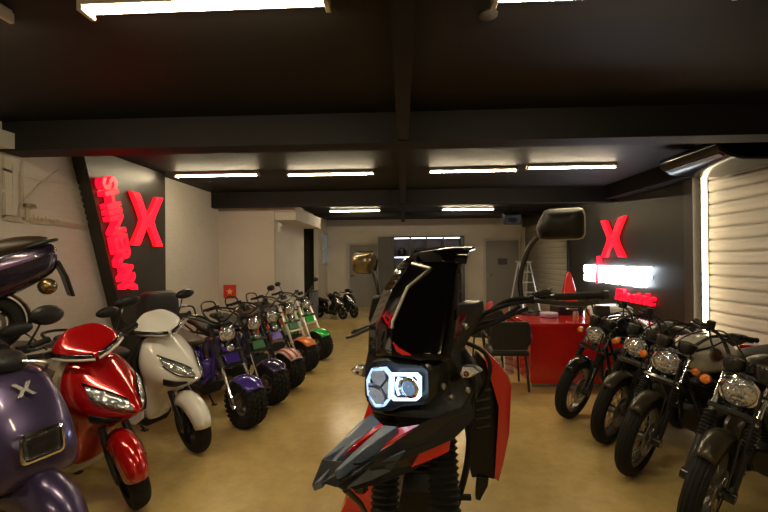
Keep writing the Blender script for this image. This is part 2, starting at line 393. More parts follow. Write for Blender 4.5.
# --- glossy hood under the ceiling by the shutter
e0 = (5.25, 4.28); px_ = 3.10
prof = [(XR - .02, 2.80), (px_ + .22, 2.80), (px_ + .08, 2.775), (px_ + .015, 2.74), (px_ + .0, 2.69), (px_ + .04, 2.635), (px_ + .14, 2.575), (px_ + .26, 2.545), (XR - .02, 2.535)]
t = thing('air_curtain', 'glossy black air curtain unit under the ceiling beside the lit shutter', 'air curtain', (XR - .4, 4.3, 2.5))
o0 = V((XR - .4, 4.3, 2.5))
q = MB(); q.sharp = 30; q.rings([[V((x, y, z)) - o0 for x, z in prof] for y in (e0[0], e0[1])]); q.build('housing', mat('hood_black', (.004, .004, .005), .2, spec=.2), t, bevel=.02)
q = MB(); q.box(V((px_ + .085, (e0[0] + e0[1]) / 2, 2.602)) - o0, (.05, .86, .010), Matrix.Rotation(radians(31), 3, 'Y')); q.build('outlet_louvre', mat('louvre', (.22, .23, .27), .15, .9), t)
q = MB(); q = MB(); q.box(V((XR - .3, 4.75, 2.825)) - o0, (.3, .8, .06)); q.build('ceiling_bracket', M_BLKMETAL, t)
# --- printed mural panel on the near left wall: pale sea wall with palm and masts
y0, y1 = 2.2, by(2.3) - .22
m_mur = mat('mural_print', (.58, .55, .50), .65, vary=((.50, .45, .36), 1.6))
m_ink = mat('mural_sepia', (.40, .32, .20), .7, vary=((.48, .43, .33), 9)); m_ink2 = mat('mural_faint', (.52, .475, .39), .7)
zb_ = at_x(60, 222, XL).z; zt_ = 2.72
t = thing('wall_mural', 'faded sepia print of a palm and quay on the white left wall', 'mural', (XL, (y0 + y1) / 2, zb_))
o0 = V((XL, (y0 + y1) / 2, zb_)); hy = (y1 - y0) / 2; hz = zt_ - zb_
q = MB(); q.box((.006, 0, hz / 2), (.01, 2 * hy, hz)); q.build('print_panel', m_mur, t, smooth=False)
q = MB()
def mur(px, py): p = at_x(px, py, XL + .012); return p - o0
def stroke(mbx, pts, w):
    P = [mur(*p) for p in pts]
    for A, B in zip(P, P[1:]):
        dd = (B - A).normalized(); nn = V((0, -dd.z, dd.y)) * w / 2
        mbx.prism([A - nn, B - nn, B + nn, A + nn], (.002, 0, 0))
stroke(q, [(30, 220.5), (60, 223), (88, 228)], .05); stroke(q, [(2, 217), (24, 220)], .05)
stroke(q, [(27.5, 221), (28.5, 207)], .035)
for a in range(7):
    an = pi * (.02 + a / 6 * .96); stroke(q, [(28.5, 208), (28.5 + 6.5 * cos(an), 206 - 3.2 * sin(an)), (28.5 + 8 * cos(an), 209 - 2 * sin(an))], .03)
for k in range(14): stroke(q, [(34 + k * 4, 221 + k * .5), (34 + k * 4, 214 + k * .9 + (k % 3))], .012)
stroke(q, [(22.5, 160), (22.7, 220)], .02); stroke(q, [(3.5, 150), (3.6, 218)], .02)
q.build('print_lines', m_ink, t, smooth=False)
q = MB(); stroke(q, [(23, 205), (40, 184), (60, 170)], .015); stroke(q, [(0, 168), (12, 172), (40, 180), (84, 186)], .02)
stroke(q, [(8, 160), (9, 216)], .07); stroke(q, [(15, 165), (15, 217)], .05); stroke(q, [(0, 190), (22, 194)], .03)
for k in range(6): stroke(q, [(72 + k * 2, 190 + k * 6), (84 + k * .8, 192 + k * 6)], .025)
q.build('print_shading', m_ink2, t, smooth=False)

# --- fire point plate and emergency lamp on the partition
p = at_y(230, 291.5, YP)
t = thing('fire_point_sign', 'small red square plate with pale emblem on the partition wall above the bikes', 'sign', (p.x, YP, p.z))
q = MB(); q.box((0, -.008, 0), (.25, .014, .26)); q.build('plate', mat('fire_red', (.55, .03, .02), .45), t)
q = MB()
for a in range(5):
    q.prism([V((.07 * cos(b_) * (1 if i % 2 == 0 else .45), -.016, .07 * sin(b_) * (1 if i % 2 == 0 else .45))) for i, b_ in enumerate([2 * pi * j / 10 + .3 for j in range(10)])], (0, -.001, 0)); break
q.build('emblem', mat('plate_yellow', (.75, .45, .12), .5), t)
p = at_x(272, 226, XP)
t = thing('emergency_wall_lamp', 'small white emergency lamp high on the corner of the inner wall', 'emergency lamp', (XP, YP + .25, p.z))
q = MB(); q.box((.03, 0, 0), (.05, .16, .2)); q.build('housing', mat('white_abs', (.7, .7, .68), .4), t, bevel=.01)
q = MB(); q.ball((.06, 0, .04), .035); q.build('lamp_head', mat('white_abs'), t)
# --- dark ceiling spot near the far right
p = at_z(530, 221, 2.36)
t = thing('ceiling_speaker', 'black speaker hanging from the far ceiling above the sign wall corner', 'speaker', (p.x, 10.6, ZC))
q = MB(); q.tube([(0, 0, 0), (0, 0, -.18)], .02); q.build('bracket', M_BLKMETAL, t)
q = MB(); q.box((0, 0, -.30), (.42, .3, .26), Matrix.Rotation(.3, 3, 'X')); q.build('cabinet', M_BLACK, t, bevel=.02)
q = MB(); q.lathe([(.1, 0), (.08, -.012), (.02, -.03)], (0, -.16, -.33), (0, -1, 0)); q.build('cone', M_DARKSTEEL, t)

# --- display cabinet on the back wall with lit cells
M_CAB = mat('dark_cabinet', (.045, .040, .038), .45, vary=((.06, .054, .05), 3))
M_CELL = mat('cabinet_back', (.12, .105, .11), .6)
cx0, cx1 = at_y(378, 250, 13.3).x, at_y(463, 250, 13.3).x
xs = [at_y(p_, 250, 13.3).x for p_ in (393.7, 410.3, 426.5, 443.5, 461)]
ct = at_y(430, 236, 13.3).z
t = thing('display_cabinet', 'dark open display cabinet with lit compartments along the back wall', 'cabinet', ((cx0 + cx1) / 2, 13.52, 0))
o0 = V(t.location); D0, D1 = 13.3, 13.74
def cb_(x0, x1, ya, yb, z0, z1, nm, m): 
    q = MB(); q.box(V(((x0 + x1) / 2, (ya + yb) / 2, (z0 + z1) / 2)) - o0, (x1 - x0, yb - ya, z1 - z0)); return q.build(nm, m, t, smooth=False)
cb_(cx0, xs[0], D0, D1, .0, ct, 'side_cupboard', M_CAB); cb_(xs[0], cx1, D1 - .02, D1, 0, ct, 'back_panel', M_CELL)
cb_(xs[0], cx1, D0, D1 - .02, ct - .05, ct, 'top_panel', M_CAB); cb_(xs[-1], cx1 + .05, D0, D1, 0, ct, 'end_panel', M_CAB)
for x in xs[1:-1]: cb_(x - .02, x + .02, D0, D1 - .02, 0, ct - .05, 'divider', M_CAB)
czs = [ct - .62 - .56 * k for k in range(3)]
for z in czs: cb_(xs[0], xs[-1], D0 + .01, D1 - .02, z - .035, z, 'shelf', M_CAB)
M_CLED = glow('cabinet_led', (.80, .84, 1), 5)
for k in range(4):
    cb_(xs[k] + .03, xs[k + 1] - .03, D0 + .03, D0 + .05, ct - .075, ct - .05, 'light_bar', M_CLED)
cb_(xs[0] + .03, xs[1] - .03, D0 + .03, D0 + .05, czs[0] - .06, czs[0] - .035, 'light_bar', M_CLED)
# helmets on the top two shelves
M_H = [mat('helmet_black', (.014, .014, .016), .12, coat=1), mat('helmet_graphite', (.05, .05, .055), .2, coat=1)]
ordn = ['first', 'second', 'third', 'fourth']
for r_ in range(2):
    for k in range(4):
        if r_ == 1 and k > 0: continue
        x = (xs[k] + xs[k + 1]) / 2; z = czs[r_]
        lab = f'dark helmet on the top shelf of the back cabinet, {ordn[k]} compartment from the left' if r_ == 0 else 'dark helmet on the second shelf of the back cabinet, under the first compartment'
        h = thing('helmet', lab, 'helmet', (x, 13.5, z), (k - 1.5) * .35 + .2, 'helmets in the back cabinet')
        q = MB(); rs = []
        for (zz, rx, ry, oy) in ((0, .10, .12, .01), (.03, .12, .14, .0), (.10, .13, .155, .0), (.17, .125, .15, 0), (.23, .09, .11, .01), (.26, .03, .04, .01)):
            rs.append([V((rx * cos(2 * pi * j / 16), oy + ry * sin(2 * pi * j / 16), zz)) for j in range(16)])
        q.rings(rs); q.build('shell', M_H[k % 2], h, sub=1)
        q = MB(); rows_ = []
        for zz in (.10, .14, .18):
            rows_.append([V((.134 * sin(a_) * (1 - .1 * (zz > .16)), -.16 * cos(a_) * (1 - .06 * (zz > .16)), zz)) for a_ in [radians(-62 + 124 * j / 10) for j in range(11)]])
        q.grid(rows_); q.build('visor', M_GLOSS, h, solid=.006)
# --- grey upright bin and dark door by the passage
p = at_z(313, 319, 0)
t = thing('grey_bin', 'tall grey bin standing beside the dark passage opening behind the green bike', 'bin', (-2.33, 10.85, 0))
q = MB(); q.rings([[V((sx * w_, sy * w_, z_)) for sx, sy in ((-1, -1), (1, -1), (1, 1), (-1, 1))] for z_, w_ in ((0, .09), (.74, .11))]); q.build('bin_body', mat('grey_bin_plastic', (.16, .17, .19), .4), t, bevel=.02)
q = MB(); q.box((0, 0, .76), (.24, .24, .04)); q.build('bin_lid', mat('bin_lid', (.10, .10, .11), .4), t, bevel=.015)

# --- red service desk
M_RED = mat('red_lacquer', (.56, .012, .010), .22, coat=.8)
M_REDF = mat('red_fabric', (.45, .015, .012), .7, bump=('noise', 70, .2))
pf = at_z(531, 387, 0); DY = pf.y; DX = pf.x
t = thing('service_desk', 'long glossy red service desk behind the row of motorcycles', 'desk', (DX + .74, DY + .6, 0))
q = MB(); q.box((-.0, -.58, .385), (1.48, .04, .69)); q.build('front_panel', M_RED, t, bevel=.004)
q = MB(); q.box((-.72, .0, .385), (.04, 1.12, .69)); q.build('side_panel', M_RED, t, bevel=.004)
q = MB(); q.box((.72, .0, .385), (.04, 1.12, .69)); q.build('side_panel', M_RED, t, bevel=.004)
q = MB(); q.box((0, 0, .755), (1.52, 1.26, .05)); q.build('desk_top', M_RED, t, bevel=.006)
q = MB(); q.box((0, -.575, .02), (1.44, .03, .04)); q.build('plinth', M_STEEL, t)
DT = .781
def on_desk(px, py, z=DT): return at_z(px, py, z)
# white printer
p = on_desk(604, 318)
t = thing('printer', 'white printer on the right end of the red desk under the lit sign', 'printer', (p.x + .12, p.y + .1, DT), .15)
q = MB(); q.rings([[V((sx * w_, sy * d_, z_)) for sx, sy in ((-1, -1), (1, -1), (1, 1), (-1, 1))] for z_, w_, d_ in ((0, .22, .17), (.13, .22, .17), (.16, .18, .13))]); q.build('body', mat('white_abs'), t, bevel=.012)
q = MB(); q.box((0, -.175, .05), (.3, .02, .05)); q.build('paper_slot', M_BLACK, t)
q = MB(); q.box((0, -.24, .02), (.26, .14, .012)); q.build('paper_tray', mat('white_abs'), t)
t = thing('monitor', 'small black monitor standing in front of the white printer on the desk', 'monitor', (p.x - .18, p.y - .32, DT), .1)
q = MB(); q.box((0, 0, .008), (.2, .16, .016)); q.build('base', M_BLACK, t, bevel=.004)
q = MB(); q.box((0, .02, .06), (.04, .03, .10)); q.build('stem', M_BLACK, t)
q = MB(); q.box((0, 0, .13), (.22, .025, .13), Matrix.Rotation(-.12, 3, 'X')); q.build('screen', M_GLOSS, t, bevel=.006)
p = on_desk(549, 317)
t = thing('lilac_tin', 'shallow lilac tin lying on the front of the red desk', 'tin', (p.x, p.y, DT))
q = MB(); q.lathe([(.10, 0), (.12, .01), (.12, .045), (.11, .05)], n=24); q.build('body', mat('lilac', (.42, .33, .52), .25, coat=.6), t)
q = MB(); q.lathe([(.115, .05), (.115, .06), (.02, .065)], n=24); q.build('lid', mat('pale_lilac', (.62, .55, .68), .3), t)
p = on_desk(532, 314)
t = thing('black_tray', 'flat black round tray on the left of the red desk top', 'tray', (p.x, p.y + .1, DT))
q = MB(); q.lathe([(.17, 0), (.21, .012), (.20, .02), (.16, .008)], n=28); q.build('dish', M_BLACK, t)
q = MB(); q.lathe([(.04, .009), (.05, .03), (.02, .06)], n=14); q.build('knob', M_DARKSTEEL, t)
t = thing('cash_box', 'dark boxy case on the middle of the red desk', 'box', (DX + .76, DY + .86, DT), .15)
q = MB(); q.box((0, 0, .06), (.36, .26, .12)); q.build('case', M_BLACK, t, bevel=.012)
q = MB(); q.tube([(-.07, -.13, .09), (-.07, -.16, .09), (.07, -.16, .09), (.07, -.13, .09)], .009, smooth=3); q.build('handle', M_STEEL, t)
for nm, dx, dy, h_, c_, lab in (('drinks_can', .84, .36, .12, (.6, .25, .08), 'small orange can on the red desk beside the dark case'), ('glass_jar', .66, .28, .10, (.55, .30, .22), 'short copper coloured jar on the red desk beside the lilac tin')):
    t = thing(nm, lab, 'container', (DX + dx, DY + dy, DT))
    q = MB(); q.lathe([(.03, 0), (.034, .008), (.034, h_ - .01), (.028, h_)], n=18); q.build('body', mat(nm, c_, .3, .4), t)
    q = MB(); q.lathe([(.028, h_), (.028, h_ + .012), (.01, h_ + .016)], n=18); q.build('lid', M_STEEL, t)
# tall red fin-backed chair behind the desk
p = at_y(573, 287, DY + 1.75)
t = thing('red_office_chair', 'red office chair with tall pointed back standing behind the desk', 'chair', (p.x + .02, DY + 1.7, 0), radians(-90))
q = MB()
for a in range(5): q.tube([(0, 0, .09), (.3 * cos(a * 2 * pi / 5), .3 * sin(a * 2 * pi / 5), .05)], .018)
q.tube([(0, 0, .08), (0, 0, .42)], .028); q.build('base', M_BLACK, t)
for a in range(5):
    q = MB(); q.lathe([(.03, -.02), (.03, .02)], (.3 * cos(a * 2 * pi / 5), .3 * sin(a * 2 * pi / 5), .03), (0, 1, 0), 12); q.build('caster', M_BLACK, t)
q = MB(); q.rings([[V((x, y, z)) for x, y in ((-s_, -s_), (s_, -s_), (s_, s_), (-s_, s_))] for z, s_ in ((.42, .22), (.46, .25), (.52, .24))]); q.build('seat', M_REDF, t, bevel=.02)
q = MB(); q.rings([[V((-.22 - .28 * (z - .5) / .95 * .3 + dx_, sy * w_, z)) for dx_, sy in ((-.04, -1), (.04, -1), (.04, 1), (-.04, 1))] for z, w_ in ((.5, .12), (.8, .12), (1.05, .10), (1.22, .06), (1.34, .02))]); q.build('backrest', M_RED, t, bevel=.015)
# black visitor chairs at the left end of the desk
def visitor_chair(x, y, rz, seatm, lab):
    t = thing('visitor_chair', lab, 'chair', (x, y, 0), rz, 'chairs by the red desk')
    q = MB(); q.rings([[V((x_, y_, z)) for x_, y_ in ((-s_, -s_), (s_, -s_), (s_, s_), (-s_, s_))] for z, s_ in ((.42, .22), (.45, .235), (.49, .22))]); q.build('seat', seatm, t, bevel=.02)
    q = MB(); q.rings([[V((x_, sy * w_, z)) for x_, sy in ((-.25 - .1 * (z - .48), -1), (-.20 - .1 * (z - .48), -1), (-.20 - .1 * (z - .48), 1), (-.25 - .1 * (z - .48), 1))] for z, w_ in ((.50, .20), (.6, .235), (.78, .235), (.84, .2))]); q.build('backrest', seatm, t, bevel=.015)
    for sx in (-1, 1):
        for sy in (-1, 1):
            q = MB(); q.tube([(sx * .18, sy * .19, .43), (sx * .22, sy * .22, 0)], .014); q.build('leg', M_DARKSTEEL, t)
    for sy in (-1, 1):
        q = MB(); q.tube([(-.24, sy * .22, .56), (-.18, sy * .26, .66), (.12, sy * .26, .66), (.2, sy * .22, .44)], .014, smooth=4); q.build('armrest', M_DARKSTEEL, t)
    return t
visitor_chair(DX - .30, DY + .02, radians(90), M_SEAT, 'black padded visitor chair nearest, at the left end of the red desk')
visitor_chair(DX - .30, DY + 1.15, radians(80), M_SEAT, 'black padded visitor chair behind the other one at the left end of the desk')
visitor_chair(DX - .35, DY + 2.0, radians(160), M_REDF, 'red padded chair standing farther back behind the left end of the desk')
# crumpled white and pink paper bag on the floor by the desk
p = at_z(524, 372, 0)
t = thing('paper_bag', 'white and pink striped paper bag on the floor against the red desk', 'bag', (DX - .12, DY + .62, 0), 0)
q = MB(); q.rings([[V((sx * w_, sy * d_, z_)) for sx, sy in ((-1, -1), (1, -1), (1, 1), (-1, 1))] for z_, w_, d_ in ((0, .05, .045), (.2, .055, .05), (.36, .045, .045))]); q.build('bag_body', mat('paper_white', (.62, .55, .55), .7), t, smooth=False)
q = MB()
for k in range(4): q.box((.0, -.048, .05 + k * .08), (.13, .012, .025), Matrix.Rotation(.3, 3, 'Y'))
q.build('stripes', mat('paper_pink', (.55, .22, .24), .7), t, smooth=False)
# aluminium step ladder near the far shutter
p = at_z(525, 330, 0)
t = thing('step_ladder', 'white aluminium step ladder standing open in front of the far pale shutter', 'ladder', (3.0, 10.6, 0), .3)
M_ALU = mat('ladder_aluminium', (.7, .7, .68), .35, .6)
for s_, nm in ((1, 'front_rails'), (-1, 'rear_rails')):
    for sx in (-1, 1):
        q = MB(); q.tube([(sx * .25, -s_ * .38, 0), (sx * .14, -s_ * .03, 1.46)], .02, 6); q.build('rail', M_ALU, t)
for k in range(5):
    f_ = (k + 1) / 6; z = 1.46 * f_; w_ = .25 - .11 * f_
    q = MB(); q.box((0, -.38 + .35 * f_, z), (2 * w_, .07, .02)); q.build('step', M_ALU, t)
q = MB(); q.box((0, 0, 1.47), (.34, .2, .03)); q.build('top_cap', mat('ladder_cap', (.35, .33, .32), .5), t)
# ================================================================== two-wheelers (local: x forward, y rider's left, z up, origin under the front axle)
def circ_pts(c, r, n=20, axis='y'):
    c = V(c); return [c + V((r * cos(2 * pi * k / n), 0, r * sin(2 * pi * k / n))) for k in range(n)]
def wheel(root, name, x, R, w, rim_r, xf=None, style='road', spokes=0, rim_m=None, disc=True, n=40, hub_w=.12):
    rim_m = rim_m or M_DARKSTEEL; c = (x, 0, R)
    q = MB(xf)
    rw = w * .62 / 2; ri = rim_r
    q.lathe([(ri, -rw), (ri + .012, -rw - .006), (ri + .012, -rw + .004), (ri - .014, -rw + .014), (ri - .014, rw - .014), (ri + .012, rw - .004), (ri + .012, rw + .006), (ri, rw), (ri - .022, rw * .7), (ri - .022, -rw * .7)], c, (0, 1, 0), n, closed=True)
    hw = min(hub_w, w * .9) / 2
    q.lathe([(.045, -hw), (.05, -hw + .005), (.032, -hw + .02), (.032, hw - .02), (.05, hw - .005), (.045, hw), (.012, hw + .01)], c, (0, 1, 0), 16)
    if spokes > 12:
        for k in range(spokes):
            a = 2 * pi * k / spokes; s_ = 1 if k % 2 else -1; b_ = a + (.32 if (k // 2) % 2 else -.32)
            p0 = V((x + .045 * cos(b_), s_ * hw * .8, R + .045 * sin(b_))); p1 = V((x + (ri - .02) * cos(a), 0, R + (ri - .02) * sin(a)))
            q.tube([p0, p1], .0028, 4)
    else:
        for k in range(spokes):
            a = 2 * pi * k / spokes
            for da in (-.10, .10):
                p0 = V((x + .035 * cos(a + da * 2), 0, R + .035 * sin(a + da * 2))); p1 = V((x + (ri - .015) * cos(a + da), 0, R + (ri - .015) * sin(a + da)))
                q.tube([p0, (p0 + p1) / 2, p1], [.017, .011, .014], 6)
    wo = q.build(name, rim_m, root)
    h = R - ri; hwid = w / 2
    q = MB(xf); q.sharp = 28
    if style == 'road':
        prof = []
        for k in range(25):
            a = -pi * .98 / 2 * 1.25 + pi * 1.225 * k / 24
            y = hwid * sin(max(-pi / 2, min(pi / 2, a))) if abs(a) < pi / 2 else math.copysign(hwid * (1 - .25 * (abs(a) - pi / 2)), a)
            r = ri + h * (.42 + .58 * cos(a)) if abs(a) < pi / 2 else ri + h * .42 * (1 - (abs(a) - pi / 2) / .36)
            if abs(a) < 1.0 and k % 3 == 0: r -= .005
            prof.append((r, y))
        q.lathe(prof, c, (0, 1, 0), n + 8, closed=True)
    elif style == 'groove':       # road tyre with slanted cuts
        rs = []
        N = 72
        for i in range(N):
            th = 2 * pi * i / N; ring = []
            for k in range(17):
                a = -pi / 2 * 1.15 + pi * 1.15 * k / 16
                aa = max(-pi / 2, min(pi / 2, a)); y = hwid * sin(aa) * (1 if abs(a) <= pi / 2 else .93); r = ri + h * (.45 + .55 * cos(aa)) - (h * .40 if abs(a) > pi / 2 else 0)
                if abs(aa) < 1.1 and (i + (k if k < 8 else 16 - k)) % 6 == 0: r -= .006
                ring.append(V((x + r * cos(th), y, R + r * sin(th))))
            rs.append(ring)
        q.rings(rs, loop=True)
    else:                         # wide knobbly tyre
        q.lathe([(ri, -hwid * .72), (ri + h * .35, -hwid * .95), (R - .035, -hwid * .96), (R - .017, -hwid * .80), (R - .011, 0), (R - .017, hwid * .80), (R - .035, hwid * .96), (ri + h * .35, hwid * .95), (ri, hwid * .72)], c, (0, 1, 0), n, closed=True)
        nk = 26
        for i in range(nk):
            for j, yy in enumerate((-.86, -.46, 0, .46, .86)):
                th = 2 * pi * (i + (.5 if j % 2 else 0)) / nk
                rot = Matrix.Rotation(-th, 3, 'Y') @ Matrix.Rotation(.25 * (1 if j % 2 else -1), 3, 'X')
                rad = R - (.010 if abs(yy) < .8 else .028)
                q.box((x + rad * cos(th), hwid * yy, R + rad * sin(th)), (.022, hwid * .34, R * .16), rot)
    q.build('tyre', M_RUBBER, wo, bevel=0)
    if disc:
        q = MB(xf); rd = min(.125, ri * .72)
        q.lathe([(rd, hw + .012), (rd, hw + .017), (rd * .72, hw + .017), (rd * .72, hw + .012)], c, (0, 1, 0), 28, closed=True)
        for k in range(5):
            a = 2 * pi * k / 5; q.tube([(x + .04 * cos(a), hw + .012, R + .04 * sin(a)), (x + rd * .75 * cos(a), hw + .014, R + rd * .75 * sin(a))], .006, 5)
        q.build('brake_disc', M_STEEL, wo)
    return wo
def fender(root, name, cx, cz, r, w, a0, a1, m, xf=None, drop=.03, n=14, lip=0, p=2.2):
    q = MB(xf); rows_ = []
    for i in range(n + 1):
        a = radians(a0 + (a1 - a0) * i / n); e = abs(i / n - .5) * 2
        ww = w * (1 - .22 * e ** 3)
        row = []
        for k in range(9):
            t = -1 + k / 4; rr_ = r - drop * abs(t) ** p + lip * e ** 4
            row.append(V((cx + rr_ * cos(a), ww / 2 * t, cz + rr_ * sin(a))))
        rows_.append(row)
    q.grid(rows_); return q.build(name, m, root, solid=.005)
def steer_xf(pivot, rake, ang):
    ax = V((-sin(rake), 0, cos(rake))); p = V(pivot)
    return Matrix.Translation(p) @ Matrix.Rotation(ang, 4, ax) @ Matrix.Translation(-p)
def contact(loc, rz, xf, scale=1):      # where the root must stand so that the steered front wheel touches at loc
    d = Matrix.Rotation(rz, 3, 'Z') @ V(xf @ V((0, 0, 0))); return (loc[0] - d.x * scale, loc[1] - d.y * scale, 0)
def round_lamp(root, c, r, xf=None, depth=.09, name='headlight', shell=None, dirx=1, lens=None):
    c = V(c)
    q = MB(xf); q.lathe([(r * .25, -depth), (r * .7, -depth * .8), (r * .98, -depth * .3), (r * 1.02, 0)], c, (dirx, 0, 0), 24); s_ = q.build(name, shell or M_BLKMETAL, root)
    q = MB(xf); q.lathe([(r * 1.02, -.012), (r * 1.1, -.006), (r * 1.1, .008), (r * .97, .014), (r * .95, .0)], c, (dirx, 0, 0), 28, closed=True); q.build('lamp_rim', M_CHROME, s_)
    q = MB(xf); q.lathe([(r * .97, 0), (r * .85, .012), (r * .5, .024), (.002, .03)], c, (dirx, 0, 0), 28); q.build('lamp_glass', lens or M_LENS, s_)
    return s_
def mirror(root, base, top, size, xf=None, m=None, yaw=0):
    q = MB(xf); b_, t_ = V(base), V(top)
    q.tube([b_, b_ + (t_ - b_) * .5 + V((.015, 0, .01)), t_], .006, 6, smooth=4); o = q.build('mirror_stem', M_BLKMETAL, root)
    q = MB(xf); w, h = size; sg = 1 if t_.y > 0 else -1
    def el(k, x, f): return [t_ + V((x, (w * f * cos(2 * pi * j / 18)) + sg * w * .3, h * f * sin(2 * pi * j / 18) + h * .4)) for j in range(18)]
    q.rings([el(0, .035, .35), el(0, .026, .8), el(0, .008, 1), el(0, -.004, 1)]); q.build('mirror_housing', m or M_BLACK, o)
    q = MB(xf); q.rings([el(0, -.004, .92), el(0, -.007, .92)]); q.build('mirror_glass', M_MIRROR, o)
def grips(root, pts, xf=None, rubber=.12, r=.011):
    q = MB(xf); q.tube(pts, r, 8, smooth=5); hb = q.build('handlebar', M_BLKMETAL, root)
    for e0_, e1_ in ((pts[0], pts[1]), (pts[-1], pts[-2])):
        a, b_ = V(e0_), V(e1_); d_ = (b_ - a).normalized()
        q = MB(xf); q.lathe([(.019, -.004), (.019, .004), (.016, .01), (.017, rubber - .01), (.02, rubber)], a, d_, 12); q.build('grip', M_RUBBER, hb)
        q = MB(xf); q.box(a + d_ * (rubber + .035), (.035, .05, .04)); q.tube([a + d_ * (rubber + .03) + V((.03, 0, 0)), a + d_ * (rubber - .0) + V((.055, 0, -.005)), a + d_ * .01 + V((.05, 0, -.01))], .006, 6); q.build('lever', M_DARKSTEEL, hb)
    return hb
def kickstand(root, x, z, m=None):
    q = MB(); q.tube([(x, .09, z), (x + .06, .2, .015)], .011, 6); q.box((x + .065, .205, .006), (.06, .04, .012)); q.build('side_stand', m or M_BLKMETAL, root)

# ------------------------------------------------------------------ sport scooter
def make_scooter(label, paint, loc, rz, inner=None, seatm=None, steer=0., scale=1, group='sport scooters in the left row', accent=None, wheel_m=None, mirrors=True, stand=True, name='scooter', tail=False):
    t = thing(name, label, 'scooter', loc, rz, group, scale)
    inner = inner or M_BLACK; seatm = seatm or M_SEAT; R = .235
    xf = steer_xf((-.36, 0, .9), radians(26), steer)
    t.location = contact(loc, rz, xf, scale)
    wheel(t, 'front_wheel', 0, R, .115, .145, xf, 'groove', 5, wheel_m or M_DARKSTEEL)
    fender(t, 'front_fender', 0, R, .29, .17, 12, 168, paint, xf, .085, lip=-.01, p=2.6)
    q = MB(xf)
    for sy in (-1, 1):
        q.tube([(.0, sy * .075, R), (-.06, sy * .075, .36), (-.22, sy * .06, .62)], [.02, .024, .024], 10)
        q.box((0, sy * .075, R), (.06, .03, .06))
    q.box((-.05, .098, .30), (.06, .03, .09)); q.build('fork', M_BLKMETAL, t)
    # front apron: rings up the body
    lv = [(.24, -.37, -.40, .11), (.33, -.31, -.42, .14), (.43, -.255, -.42, .155), (.50, -.17, -.42, .17), (.56, -.02, -.42, .18), (.615, .075, -.40, .205), (.635, .080, -.40, .215), (.70, .035, -.40, .24), (.78, -.045, -.40, .245), (.86, -.14, -.40, .22), (.93, -.21, -.40, .18), (.97, -.25, -.41, .13)]
    q = MB(); rs = []
    for z, xn, xb, w in lv:
        d_ = xn - xb
        half = [(xn, 0), (xn - d_ * .07, w * .24), (xn - d_ * .27, w * .68), (xn - d_ * .42, w * .93), (xn - d_ * .75, w), (xb, w * .9)]
        rs.append([V((x, y, z)) for x, y in half] + [V((x, -y, z)) for x, y in reversed(half[1:])])
    q.rings(rs); ap = q.build('front_apron', paint, t, sub=1)
    # swept headlights either side of the nose
    for sy in (-1, 1):
        def ap_pt(z, f, out=.012):
            for (z0, n0, b0, w0), (z1, n1, b1, w1) in zip(lv, lv[1:]):
                if z0 <= z <= z1:
                    u = (z - z0) / (z1 - z0); xn, xb, w = n0 + (n1 - n0) * u, b0 + (b1 - b0) * u, w0 + (w1 - w0) * u
                    d_ = xn - xb
                    kx = [(0, 0), (.07, .24), (.27, .68), (.42, .93), (.75, 1)]
                    g = f * 4; i = min(int(g), 3); v = g - i
                    fx, fy = kx[i][0] + (kx[i + 1][0] - kx[i][0]) * v, kx[i][1] + (kx[i + 1][1] - kx[i][1]) * v
                    return V((xn - d_ * fx + out * .8, sy * (w * fy + out * .6), z))
        edge_t = [(.700, .13), (.745, .28), (.795, .44), (.83, .60)]; edge_b = [(.635, .12), (.645, .27), (.675, .43), (.755, .58)]
        q = MB(); q.grid([[ap_pt(z, f, .004) for z, f in edge_t], [ap_pt((a[0] + b_[0]) / 2, (a[1] + b_[1]) / 2, .012) for a, b_ in zip(edge_t, edge_b)], [ap_pt(z, f, .004) for z, f in edge_b]])
        hl = q.build('headlight', M_LENS, t, solid=.012, sub=1)
        q = MB(); q.tube([ap_pt(z + .004, f, .012) for z, f in edge_t] , .006, 6, smooth=4); q.tube([ap_pt(z - .004, f, .012) for z, f in edge_b], .005, 6, smooth=4); q.build('lamp_surround', M_GLOSS, hl)
        # cheek intake below the lamp
        q = MB(); q.grid([[ap_pt(z, f, .01) for z, f in ((.60, .30), (.62, .5), (.65, .72))], [ap_pt(z, f, .01) for z, f in ((.57, .42), (.58, .58), (.605, .74))]]); q.build('side_intake', M_BLACK, t, solid=.012)
    # leg shield, floor, inner tray
    q = MB(); q.rings([[V((x, y, z)) for x, y in ((xa, -w), (xa, w), (xb, w), (xb, -w))] for z, xa, xb, w in ((.25, -.39, -.44, .13), (.5, -.41, -.47, .18), (.78, -.40, -.47, .22), (.96, -.40, -.46, .13))]); q.build('leg_shield', inner, t, bevel=.015)
    q = MB(); q.rings([[V((x, y, z)) for y, z in ((-.16, .25), (-.175, .30), (-.16, .325), (.16, .325), (.175, .30), (.16, .25), (.10, .20), (-.10, .20))] for x in (-.40, -.62, -.86)]); q.build('floorboard', inner, t, bevel=.01)
    for sy in (-1, 1):
        q = MB(); q.prism([V((x, sy * .178, z)) for x, z in ((-.36, .30), (-.36, .46), (-.42, .37), (-.55, .335), (-.86, .335), (-.92, .30), (-.8, .245), (-.45, .235))], (0, -sy * .02, 0)); q.build('side_skirt', paint, t, bevel=.006)
    # rear body, seat, tail
    rb = [(-.84, .50, .10, .17), (-.92, .53, .15, .20), (-1.1, .58, .17, .185), (-1.3, .66, .165, .14), (-1.5, .74, .12, .10), (-1.66, .80, .06, .055)]
    st_ = [(-.80, .745, .09, .03), (-.86, .755, .13, .05), (-1.05, .765, .155, .06), (-1.2, .79, .155, .055), (-1.3, .83, .15, .06), (-1.5, .865, .13, .05), (-1.62, .87, .09, .03)]
